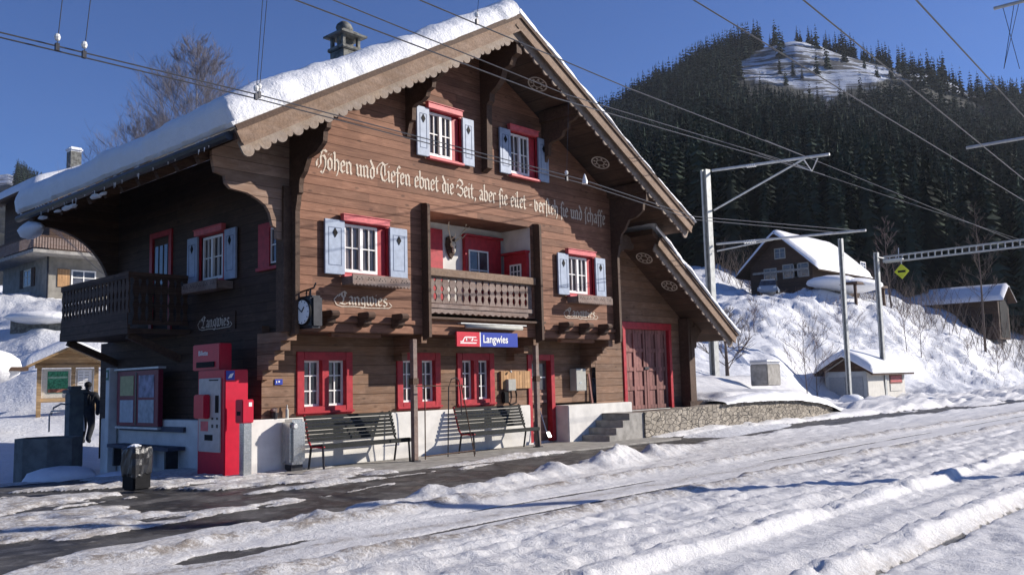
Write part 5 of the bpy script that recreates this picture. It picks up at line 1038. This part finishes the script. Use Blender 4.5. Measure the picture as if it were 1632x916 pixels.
for i in range(9):
    for j in range(2): kb((.37+.2*j,-.026,.74+.1*i),(.52+.2*j,-.0205,.765+.1*i),'text_line',GREYB,par=tt)
m=MB(T=T); m.prism([(-w-.35,-.03,1.86),(w+.35,-.03,1.86),(0,-.03,2.45)],(0,.06,0)); m.build('gable_board',WKIO,k)
m=MB(T=T); m.prism([(-w-.5,-.5,1.80),(0,-.5,2.52),(w+.5,-.5,1.80),(w+.5,-.5,1.72),(0,-.5,2.44),(-w-.5,-.5,1.72)],(0,1.0,0)); rf=m.build('roof',WKIO,k)
n=24; U,V=np.meshgrid(np.linspace(-1,1,n),np.linspace(0,1,20),indexing='ij'); ed=np.sqrt(np.clip(1-(1-np.clip(np.minimum.reduce([(1-np.abs(U))*1.5,V*1.2,(1-V)*1.2])/.4,0,1))**2,0,1))
P=np.stack([U*(w+.6),-.62+V*1.25,2.52-np.abs(U)*.80+.42*(.05+.95*ed)],-1); o=gridmesh('roof_snow',P,SNOWR,parent=rf); o.data.transform(T); o.data.transform(Matrix.Translation(-Vector(k['org'])))
# --- left house on the hill
c=at(76,468,54); x0,y0,z0=c[0],c[1],c[2]-.6; zb=at(76,408,54)[2]; k=thing('hillside_house','house with white ground floor, wooden balcony and snowy roof up the left slope','house',(x0,y0,z0))
gy=y0+8; x1=x0+6.5; m=MB(); m.box((x0,y0,z0),(x1,gy,zb)); m.build('ground_floor',paint('shade_darkened_plaster',(.25,.235,.205),.9,.2,2,bmp=.5),k)  # white plaster darkened, the house's shade put into its colour
m=MB(); m.box((x0-1.4,y0-1.5,zb),(x1+.5,gy+.5,zb+.20)); m.build('balcony_slab',CONC,k)
m=MB(); m.box((x0-1.4,y0-1.5,zb+.95),(x1+.5,y0-1.42,zb+1.05)); m.box((x0-1.4,y0-1.42,zb+.95),(x0-1.32,gy+.5,zb+1.05)); bl=m.build('balcony',WBM,k)
m=MB()
for i in range(int((x1+.5-x0+1.4)/.16)): xx=x0-1.38+.16*i; m.box((xx,y0-1.48,zb+.3),(xx+.11,y0-1.45,zb+.95))
for i in range(int((gy-y0+1.9)/.16)): yy=y0-1.4+.16*i; m.box((x0-1.38,yy,zb+.3),(x0-1.35,yy+.11,zb+.95))
m.build('baluster_boards',WGREY,bl)
p=pY(105,442,y0); house_window(k,frontT(p[0]+.3,y0-.005,p[2]-.6),1.5,1.1,WHITE); m=MB(); m.box((p[0]-.5,y0-.06,p[2]-.6),(p[0]+.2,y0-.008,p[2]+.5)); m.build('shutter',WORNG,k)
p=pX(45,442,x0); house_window(k,sideT(x0-.005,p[1]+.7,p[2]-.6),1.3,1.1,PAPER,WDK)
m=MB(); m.tube([(x0-.06,y0-.06,z0),(x0-.06,y0-.06,zb)],.06,6); m.build('downpipe',DKMET,k)
m=MB(); m.box((x1-2.6,y0-.9,zb+1.3),(x1-1.6,y0-.2,zb+2.6)); m.build('stacked_crate',WORNG,k)
zc=at(72,292,52)[2]; sl=.42; zeh=zc-.14+1.6*sl; rf=gable_house(k,0,gy-y0,0,10.5,zb+.22,zeh,zeh+5.25*sl,1.6,WSD,.55,seed=351,T=ridgeY(x0,gy),wall=True)
p=at(118,256,60); q=p; m=MB(); m.box((p[0]-.35,p[1]-.35,p[2]-2.),(p[0]+.35,p[1]+.35,p[2]+.55)); ch=m.build('chimney',CHIM,rf); m=MB(); m.box((p[0]-.45,p[1]-.45,p[2]+.552),(p[0]+.45,p[1]+.45,p[2]+.85)); m.build('snow_cap',SNOWR,ch,bevel=.1)
# snow-laden low roof at the left edge, garden wall under snow
c=at(-12,590,29); x,y,z=c; k=thing('low_shed_roof','corner of a low shed roof under rounded snow at the left edge','shed',(x,y,z)); m=MB(); m.box((x-1.2,y-1.1,z-.05),(x+.72,y+1.1,z+.08)); m.build('roof',WBM,k); m=MB(); m.ball((x-.4,y,z+.10),1,16,(1.25,1.3,.62),.04); m.build('roof_snow',SNOWR,k,smooth=True); m=MB(); m.box((x-1.2,y-.7,z-1.8),(x-.1,y+.8,z-.052)); m.build('wall',WDK,k)
c=at(70,518,46); x,y,z=c; k=thing('garden_wall','short dark garden wall peeping out under a snow cap on the left slope','wall',(x,y,z)); m=MB(); m.bar((x-1.1,y+1.2,z-.2),(x+1.3,y-1.0,z-.25),.5,.9); m.build('wall',CHIM,k); m=MB(); m.ball((x+.1,y+.1,z+.38),1,16,(1.9,1.5,.35),.05); m.build('snow_cap',SNOWR,k,smooth=True)
# --- spruces
def spruce_arrays(n_layers,nb,rs,droop=.35,w=.24):
    V=[];T=[]
    def tri(a,b,c): i=len(V); V.extend([a,b,c]); T.append((i,i+1,i+2))
    for l in range(n_layers):
        t=(l+.3*rs.random())/n_layers; z0=.06+.94*t; r=w*(1-t)**.85*(.8+.4*rs.random())+.012; n=max(4,int(nb*(1-.5*t)))
        for k in range(n):
            a=2*math.pi*(k+rs.random()*.8)/n+l; rr=r*(.65+.6*rs.random()); wd=rr*.42; ca,sa=math.cos(a),math.sin(a); zt=z0+.05*(1-t); zd=z0-rr*droop-.01
            tri((0,0,zt),(ca*rr*.75-sa*wd,sa*rr*.75+ca*wd,zd+.015),(ca*rr,sa*rr,zd)); tri((0,0,zt),(ca*rr,sa*rr,zd),(ca*rr*.75+sa*wd,sa*rr*.75-ca*wd,zd+.015))
    tri((0.012,0,.93),(-.006,.01,.93),(0,0,1.02)); return np.array(V,float),np.array(T)
rs=random.Random(5)
PRO=[spruce_arrays(11,9,rs,.45,.11+.015*i) for i in range(5)]; PRN=[spruce_arrays(27,12,rs,.5,.10+.015*i) for i in range(5)]
def cliff_free(x,d,y):
    return True
def photo_y(P): c=CM@(np.array(P)-C0); return 816+F*c[0]/c[2],458-F*c[1]/c[2]
def inpoly(x,y,Q):
    c=False; j=len(Q)-1
    for i in range(len(Q)):
        if (Q[i][1]>y)!=(Q[j][1]>y) and x<(Q[j][0]-Q[i][0])*(y-Q[i][1])/(Q[j][1]-Q[i][1])+Q[i][0]: c=not c
        j=i
    return c
# wood: thousands of far spruces as one mass
N=9500; xs_=RNG.uniform(900,1720,N); ds_=np.sqrt(RNG.uniform(104**2,436**2,N)); PP=terr_P(xs_,ds_)
extra=RNG.uniform(900,1720,500); ed_=RNG.uniform(395,437,500); PP=np.concatenate([PP,terr_P(extra,ed_)]); ds_=np.concatenate([ds_,ed_])
VV=[];TT=[];o_=0;TN=[]
for P,d in zip(PP,ds_):
    px,py=photo_y(P)
    h=(8+12*RNG.random()**.8)*(.85 if d>360 else 1); dpx=h*F/d
    if (inpoly(px,py,CL) or inpoly(px,py-.55*dpx,CL) or inpoly(px,py-.9*dpx,CL)) and RNG.random()>.025: continue
    if 1150<px<1190 and 320<py<400 and RNG.random()<.85: continue
    if px>1585 and 330<py<410 and RNG.random()<.6: continue
    v,t=(PRN if d<210 else PRO)[RNG.integers(5)]; a=RNG.uniform(0,6.28); ca,sa=math.cos(a),math.sin(a); sc=np.array([h*RNG.uniform(.85,1.2)]*2+[h])
    w=np.stack([v[:,0]*ca-v[:,1]*sa,v[:,0]*sa+v[:,1]*ca,v[:,2]],-1)*sc+P-[0,0,.4]; VV.append(w); TT.append(t+o_); o_+=len(v); TN.append(np.full(len(v),RNG.random()))
for x,d in zip(RNG.uniform(14,110,700),RNG.uniform(470,700,700)):
    P=terr_P(np.array([x]),np.array([d]))[0]; v,t=PRO[RNG.integers(5)]; h=RNG.uniform(9,17); VV.append(v*h*[1.1,1.1,1]+P-[0,0,.4]); TT.append(t+o_); o_+=len(v); TN.append(np.full(len(v),RNG.random()))
wood_o=trimesh('spruce_forest',np.concatenate(VV),np.concatenate(TT),FOL); ta=wood_o.data.attributes.new('tone','FLOAT','POINT'); ta.data.foreach_set('value',np.concatenate(TN).astype(np.float32)); tag(wood_o,'dense dark spruce forest covering the mountain behind the valley','forest',kind='stuff')
def spruce(loc,h,seed,label,group,layers=22,nb=12,w=.2,mat=FOLN):
    k=thing('spruce_tree',label,'tree',tuple(loc),group); r=random.Random(seed); v,t=spruce_arrays(layers,nb,r,.4,w)
    me=trimesh('crown',v*h,t,mat); me.parent=k; m=MB(); m.tube([(0,0,-.5),(0,0,h*.5),(0,0,h*.96)],h*.016,6,h*.003); T_=m.build('trunk',BARK,None); T_.parent=k; return k
p=tP(1203,112); spruce(p,at(1203,305,112)[2]-p[2],3,'tall pale green spruce standing left above the hillside chalet','spruces near the chalet',30,16,.17)
for i,(x,d,yt,lab) in enumerate(((1172,118,335,'slender spruce at the left of the tall pale green one'),(1460,112,330,'dark spruce rising right of the hillside chalet behind the gantry'),(1530,118,340,'spruce above the hay shed roof'))):
    p=tP(x,d); spruce(p,at(x,yt,d)[2]-p[2],10+i,lab,'spruces near the chalet',26,14,.18)
# skyline trees one can tell apart
sky=[(968,172),(985,158),(1003,140),(1022,128),(1040,118),(1062,102),(1083,92),(1103,84),(1121,68),(1139,58),(1160,48),(1178,32),(1192,22),(1206,14),(1219,16),(1232,12),(1258,28),(1303,14),(1322,14),(1351,22),(1366,24),(1377,18),(1391,26),(1412,42),(1437,38),(1448,42),(1470,50),(1489,58),(1502,66),(1520,86),(1545,92),(1561,104),(1585,112),(1603,108),(1620,118)]
for i,(x,y) in enumerate(sky+[(x+5.5,y+7) for x,y in sky]+[(x-4,y+11) for x,y in sky if x<1240 or x>1340]):
    d=428; p=tP(x,d); h=max(7.5,at(x,y,d)[2]-p[2]); spruce(p-np.array([0,0,.6]),min(h,22),40+i,'pointed dark spruce standing out on the skyline of the wooded mountain','spruces on the skyline',12,9,.16,FOL)
# --- bare trees and shrubs
def bare_tree(loc,h,seed,name,label,cat,group=None,trunk=BIRCH,twig=TWIG,spread=.5,levels=4,r0=.12,n0=26,clear=.25,up=.55,kids=5,tr=.004):
    r=random.Random(seed); k=thing(name,label,cat,tuple(loc),group); A=MB(); B=MB(); l=np.array(loc,float)
    def tw(p,d,L,rad,lv):
        pts=[p]; dd=np.array(d); 
        for i in range(3):
            dd=dd+np.array([r.uniform(-.16,.16),r.uniform(-.16,.16),r.uniform(-.02,.14)]); dd/=np.linalg.norm(dd); pts.append(pts[-1]+dd*L/3)
        B.tube(pts,rad,3,rad*.45,cap=False)
        if lv<=0: return
        for i in range(kids):
            t=r.uniform(.25,1); q=pts[0]+(pts[-1]-pts[0])*t; a=r.uniform(0,6.28); s=np.array([math.cos(a),math.sin(a),r.uniform(-.1,.5)]); n=dd*1.0+s*.65; n/=np.linalg.norm(n); tw(q,n,L*r.uniform(.4,.62),max(rad*.55,tr),lv-1)
    base=l.copy(); top=l+[r.uniform(-.03,.03)*h,r.uniform(-.03,.03)*h,h*.92]; mid=(base+top)/2+[r.uniform(-.02,.02)*h,r.uniform(-.02,.02)*h,0]
    A.tube([base-[0,0,.3],base+(mid-base)*.5,mid,mid+(top-mid)*.5,top],r0,8,r0*.08); A.build('trunk',trunk,k,smooth=True)
    for i in range(n0):
        t=clear+(1-clear)*(i+r.random())/n0; q=base+(mid-base)*2*t if t<.5 else mid+(top-mid)*(2*t-1); a=i*2.4+r.uniform(-.4,.4); s=np.array([math.cos(a),math.sin(a),up+r.uniform(-.15,.3)]); s/=np.linalg.norm(s)
        tw(q,s,h*spread*(1.05-t)**.7*r.uniform(.7,1.1),max(tr,r0*.28*(1.1-t)),levels-2)
    B.build('branches',twig,k,fix=False); return k
p=at(312,395,42); zb=p[2]; zt=at(305,38,42)[2]; bare_tree((p[0],p[1],1.5),zt-1.5,4,'birch_tree','tall leafless birch with a pale trunk rising behind the station roof','tree',None,BIRCH,paint('birch_twig',(.16,.15,.17),.9,.2),.35,5,.13,100,.34,.9,6,.0042)
p=at(232,395,44); bare_tree((p[0],p[1],2),at(232,170,44)[2]-2,9,'bare_tree','lower leafless tree left of the birch behind the station roof','tree',None,BARK,paint('birch_twig2',(.16,.15,.17),.9,.2),.46,5,.09,50,.28,.75,6,.0048)
p=at(1160,606,38); bare_tree(p,at(1160,488,38)[2]-p[2],21,'bare_tree','small leafless fruit tree with spreading crooked branches beside the left mast','tree',None,BARK,BARK,.75,4,.10,16,.12,.45,5,.010)
for i,(x,y,d,yt,lab) in enumerate(((1285,575,47,505,'clump of leafless twigs on the snowbank behind the grey hut'),(1300,568,50,500,'leafless bush right next to the twig clump above the hut'),(1205,520,58,470,'leafless thicket on the upper bank below the chalet'),(1470,560,66,470,'thin leafless sapling in the middle of the right-hand bank'),(1448,560,65,475,'leafless sapling just left of the thin one on the bank'),(1590,590,76,545,'low leafless bush near the foot of the bank on the right'),(1545,575,72,535,'sparse brushwood on the lower right bank'),(1350,530,61,470,'leafless brush behind the two middle masts'))):
    p=tP(x,d); bare_tree(p,max(1.2,at(x,yt,d)[2]-p[2]),60+i,'bare_shrub',lab,'shrub','leafless shrubs on the bank',BARK,TWIG,.5,4,.03,14,.03,.8,4,.008)
p=tP(1573,88); bare_tree(p,at(1573,300,88)[2]-p[2],81,'bare_tree','tall thin leafless tree before the hay shed','tree',None,BARK,BARK,.22,4,.13,26,.3,.6,4,.012)
p=tP(1428,94); bare_tree(p,at(1428,330,94)[2]-p[2],82,'bare_tree','leafless tree behind the crossbeam of the gantry','tree',None,BARK,TWIG,.3,4,.1,24,.2,.6,4,.012)
# undergrowth of twigs on the bank: uncountable
m=MB(); r=random.Random(77)
for i in range(1500):
    x=r.uniform(1195,1600); d=r.uniform(56,82) if x<1440 else r.uniform(64,84); p=tP(x,d); 
    if r.random()<.4: continue
    l=.2+1.0*r.random()**2.2; a=r.uniform(0,6.28); m.tube([p,p+[.3*l*math.cos(a),.3*l*math.sin(a),l*.55],p+[.9*l*math.cos(a),.9*l*math.sin(a),l*.62]],.011,3,.004,cap=False)
tag(m.build('undergrowth',TWIG,None,fix=False),'dry grass stalks and twigs sticking out of the snowbank','undergrowth',kind='stuff')
m=MB(); r=random.Random(78)
for i in range(750):
    x=r.uniform(1150,1640); d=r.uniform(86,112); p=tP(x,d); l=r.uniform(1.0,4.0); a=r.uniform(0,6.28); q=p+[.4*l*math.cos(a),.4*l*math.sin(a),l]
    m.tube([p,(p+q)/2+[.1,.05,0],q],.025,3,.008,cap=False)
    for j in range(6): a=r.uniform(0,6.28); s=p+(q-p)*r.uniform(.25,.95); m.tube([s,s+[.35*l*math.cos(a)*.5,.35*l*math.sin(a)*.5,l*.25]],.012,3,.005,cap=False)
tag(m.build('thicket',BARK,None,fix=False),'dark leafless thicket at the foot of the wooded mountain behind the chalet','thicket',kind='stuff')
# ================================================================== MASTS AND WIRES
def mast(p,q,label,w=.26):
    """H-section steel mast from foot p to head q"""
    k=thing('catenary_mast',label,'mast',tuple(p),'overhead line masts'); p=np.array(p);q=np.array(q); b=p-np.array([0,0,.8]); m=MB()
    m.bar(b,q,w,.02,up=(0,1,0)); m.bar(b+[0,w/2,0],q+[0,w/2,0],w,.02,up=(0,1,0)); m.bar(b+[0,w/2-.0,0],q+[0,w/2,0],.02,w-.022,up=(0,1,0)); m.build('pole',STEELP,k); return k
def insulator(p,q,name,k):
    p=np.array(p);q=np.array(q); m=MB(); n=5
    for i in range(n):
        c=p+(q-p)*(i+.5)/n; d=(q-p)/np.linalg.norm(q-p); m.tube([c-d*.02,c+d*.02],.07,8)
    m.tube([p,q],.025,6); return m.build(name,INS,k)
X1=22.6; f=at(1144,612,35); h=at(1128,270,35.0); k1=mast(f,h,'left grey steel mast with two cantilever arms beside the small fruit tree',.34)
P=lambda x,y,X=X1: pX(x,y,X)
m=MB(); m.tube([P(1135,272),P(1322,246)],.055,8); m.tube([P(1138,335),P(1284,252)],.04,8); m.tube([P(1281,255),P(1294,273),P(1303,252)],.025,6); m.tube([P(1294,273),P(1270,263)],.02,6); m.build('cantilever',STEEL,k1); 
m=MB(); m.tube([P(1142,389),P(1380,367)],.045,8); m.tube([P(1143,400),P(1240,380)],.03,8); m.build('lower_arm',STEEL,k1); insulator(P(1185,386),P(1205,384),'insulator',k1); insulator(P(1190,265),P(1205,263),'insulator',k1)
f=at(1357,640,46); h=at(1342,380,46); k2=mast(f,h,'middle grey steel mast before the door of the grey hut',.24); m=MB(); m.ball(tuple(f+[0,-.0,.05]),.6,12,(1.1,1.1,.6),.05); tag(m.build('snow_pile',SNOW,None,smooth=True),'cone of snow heaped round the foot of the middle mast','snow pile')
f=at(1413,624,52); h=at(1399,402,52); k3=mast(f,h,'right grey mast carrying a lattice crossbeam and a lamp over the tracks',.28); X3=f[0]; P3=lambda x,y: pX(x,y,X3)
a,b=P3(1408,418),P3(1650,390); a2,b2=P3(1408,409)+[0,0,.0],P3(1650,379); m=MB(); 
for p,q in ((a,b),(a2,b2),(a+[.3,0,0],b+[.3,0,0]),(a2+[.3,0,0],b2+[.3,0,0])): m.bar(p,q,.07,.07)
n=22
for i in range(n+1):
    t=i/n; p=a+(b-a)*t; q=a2+(b2-a2)*t; m.bar(p,q,.06,.06,up=(0,1,0)); m.bar(q,q+[.3,0,0],.05,.05)
m.build('lattice_beam',STEELP,k3)
# far end of the beam stands on a second mast outside the view
m=MB(); e=P3(1655,385); m.bar((X3,e[1],-.5),(X3,e[1],e[2]+.6),.26,.26,up=(0,1,0)); m.build('far_leg',STEELP,k3)
lp=P3(1425,414); m=MB(); m.box((lp[0]-.2,lp[1]-.5,lp[2]-.06),(lp[0]+.2,lp[1]+.55,lp[2]+.06)); m.build('lamp_head',STEEL,k3,bevel=.03); m=MB(); m.tube([h-[0,0,.3],lp+[0,.4,.1]],.04,6); m.build('lamp_arm',STEEL,k3)
lp=P3(1432,395); m=MB(); m.tube([lp,P3(1432,414)],.03,5); m.build('upright',STEEL,k3)
c=P3(1440,433); k=thing('diamond_sign','yellow diamond board with a dark bar hanging under the lattice crossbeam','sign',tuple(c)); s=.42; m=MB(); m.prism([(c[0]-.3,c[1]-s,c[2]),(c[0]-.3,c[1],c[2]-s*1.05),(c[0]-.3,c[1]+s,c[2]),(c[0]-.3,c[1],c[2]+s*1.05)],(.04,0,0)); b=m.build('board',YELG,k); m=MB(); m.box((c[0]-.31,c[1]-.22,c[2]-.06),(c[0]-.302,c[1]+.22,c[2]+.06)); m.build('bar',BLK,b); m=MB(); m.tube([(c[0]-.27,c[1],c[2]+s),(c[0]-.27,c[1],c[2]+s+.35)],.03,6); m.build('hanger',STEEL,k)
# mast outside the right edge: its arms reach into view, its shadow crosses the snow
X4=10.0; my=-14.05; k4=mast((X4-.1,my,-.1),(X4-.1,my,8.9),'grey arms of a mast just outside the right edge','.26' and .26)
a=pX(1540,236,X4); b=pX(1584,14,X4); m=MB(); m.tube([(X4,a[1],a[2]),(X4,my,a[2]-.05)],.03,8); m.build('lower_arm',STEEL,k4); m=MB(); m.tube([(X4,b[1],b[2]),(X4,my,b[2]-.1)],.035,8); m.tube([(X4,b[1]-1.4,b[2]),(X4,my,b[2]-1.5)],.03,8); m.build('cantilever',STEEL,k4)
m=MB(); q=pX(1600,110,X4); m.tube([(X4,b[1]-.35,b[2]),tuple(q)],.006,5); m.tube([(X4,b[1]-.15,b[2]),tuple(pX(1625,110,X4))],.006,5); m.tube([tuple(q),(X4,q[1]-.35,q[2]+1.2)],.006,5); m.build('stay_wire',DKMET,k4)
# wires
WIRE=paint('wire',(.10,.10,.105),.4,.1,metal=.6,bmp=0)
def wire(pts,label,r=.009,ext=.15):
    pts=[np.array(p,float) for p in pts]; a=pts[0]-(pts[1]-pts[0])*ext; b=pts[-1]+(pts[-1]-pts[-2])*ext; Q=[a]+pts+[b]; k=thing('overhead_wire',label,'wire',tuple(pts[0]),'overhead wires'); m=MB(); m.tube(Q,r,5); m.build('strand',WIRE,k); return k
Z=5.25
def W(L,z): return [pZ(x,y,zz) for (x,y),zz in zip(L,z if isinstance(z,(list,tuple)) else [z]*len(L))]
wire(W([(0,52),(410,151),(930,287),(1105,345)],Z)+[np.array(P(1375,368))],'upper strand of the pair crossing before the left shutters',.009,.02)
wire(W([(0,60),(410,158),(930,293),(1105,350)],Z-.03)+[np.array(P(1340,371))],'lower strand of the pair crossing before the left shutters',.009,.02)
wire([pZ(470,0,6.0),pZ(880,155,6.0),P(1294,273)],'wire from the top left of the gable to the tip of the left mast arm',.010,.12)
wire([pZ(530,0,6.3),pZ(900,150,6.3),P(1270,262)],'wire just right of the chimney running to the left mast arm',.009,.12)
e=P(1300,256); wire([pZ(668,0,7.0),pZ(1000,140,7.0),e],'highest wire over the gable top down to the left mast',.011,.05)
wire([e,at(1632,390,70)],'wire falling from the left mast arm to the right past the gantry',.011,.1)
wire([P(1294,273),at(1632,384,72)],'lower contact wire running right from the left mast arm',.009,.1)
for (p,q,z,l) in (((1105,0),(1632,320),6.2,'wire slanting across the forest from above the gable'),((1280,0),(1632,286),5.6,'wire slanting down the middle of the forest'),((1460,0),(1632,186),5.4,'wire at the upper right corner over the forest')): wire([pZ(*p,z),pZ(*q,z)],l,.010,.3)
# hangers with little insulators
def hanger(x,y,xt,yt,Y,label,white=True):
    a=pY(x,y,Y); b=pY(xt,yt,Y); b=a+(b-a)*1.15; k=thing('wire_dropper',label,'wire hanger',tuple(a),'hangers of the overhead wires'); m=MB(); m.tube([a,b],.005,4); m.build('strand',WIRE,k); m=MB(); m.ball(tuple(a+[0,0,.10]),.035,8,(1,1,1.3)); m.build('insulator',INS,k); m=MB(); m.box((a[0]-.02,a[1]-.02,a[2]-.05),(a[0]+.02,a[1]+.02,a[2]+.03)); m.build('clip',DKMET,k)
hanger(91,74,100,-6,-4.25,'leftmost wire hanger with a white insulator in the blue sky'); hanger(134,86,145,-6,-4.25,'second wire hanger from the left in the blue sky')
hanger(408,153,419,-6,-4.2,'wire hanger in front of the snowy eave corner'); hanger(413,150,426,-6,-4.19,'wire hanger close beside the one at the eave corner'); hanger(760,34,763,-6,-5.2,'short hanger above the snowy gable near the ridge')
hanger(903,284,906,165,-4.05,'hanger before the right part of the gable')
p=pY(932,288,-4.05); k=thing('cone_insulator','white cone-shaped insulator on the wire before the right gable','insulator',tuple(p)); m=MB(); m.lathe([(.055,-.06),(.05,0),(.02,.10),(.005,.13)],tuple(p),10); m.build('cone',INS,k)
# little signal post at far right
p=at(1616,640,62); k=thing('marker_post','short grey marker post in the snow at the far right','post',tuple(p)); m=MB(); m.box((p[0]-.1,p[1]-.1,p[2]-.3),(p[0]+.1,p[1]+.1,p[2]+.9)); m.build('shaft',CONC,k); m=MB(); m.box((p[0]-.12,p[1]-.12,p[2]+.9),(p[0]+.12,p[1]+.12,p[2]+1.0)); m.build('snow_cap',SNOW,k)
# ================================================================== THE AIR OF THE VALLEY
hz=MB(); hz.box((-90,-60,-6),(640,760,235)); hm,hnt,hb=newmat('valley_haze'); hnt.nodes.remove(hb); pv=hnt.nodes.new('ShaderNodeVolumePrincipled'); pv.inputs['Density'].default_value=.00011; pv.inputs['Color'].default_value=(.82,.90,1,1); pv.inputs['Anisotropy'].default_value=.2
hnt.links.new(pv.outputs[0],hnt.nodes['Material Output'].inputs['Volume']); tag(hz.build('haze',hm),'thin bluish winter haze in the valley air','haze',kind='stuff')
# ================================================================== LIGHT, SKY, CAMERA
AZ,EL=R(54.5),R(23.3)          # sun: degrees from the facade normal (-Y) towards +X, elevation
sd=Vector((math.sin(AZ)*math.cos(EL),-math.cos(AZ)*math.cos(EL),math.sin(EL)))
L=bpy.data.lights.new('sun','SUN'); L.energy=5.0; L.angle=R(.5); L.color=(1,.925,.83); lo=bpy.data.objects.new('sun',L); COL.objects.link(lo); lo.rotation_euler=sd.to_track_quat('Z','Y').to_euler(); lo.location=(30,-30,30)
w=bpy.data.worlds.new('World'); S.world=w; w.use_nodes=True; nt=w.node_tree; bg=nt.nodes['Background']; sk=nt.nodes.new('ShaderNodeTexSky'); sk.sky_type='NISHITA'; sk.sun_disc=False; sk.sun_elevation=EL; sk.sun_rotation=math.atan2(sd.x,sd.y); sk.altitude=1400; sk.air_density=1.15; sk.dust_density=.3; sk.ozone_density=5.0
nt.links.new(mixc(nt,1.,sk.outputs[0],(.86,1.0,1.45),'MULTIPLY'),bg.inputs[0]); bg.inputs[1].default_value=.060
cd=bpy.data.cameras.new('camera'); cd.sensor_width=36; cd.lens=F/1632*36; cd.clip_start=.1; cd.clip_end=3000
co=bpy.data.objects.new('camera',cd); COL.objects.link(co)
Mx=Matrix.Identity(4)
for i in range(3): Mx[i][0]=CM[0][i]; Mx[i][1]=CM[1][i]; Mx[i][2]=-CM[2][i]; Mx[i][3]=C0[i]
co.matrix_world=Mx; S.camera=co
S.view_settings.view_transform='Standard'; S.view_settings.look='None'; S.view_settings.gamma=1; S.view_settings.exposure=0.44; S.view_settings.use_curve_mapping=False
for o in S.objects:
    if 'org' in o: del o['org']
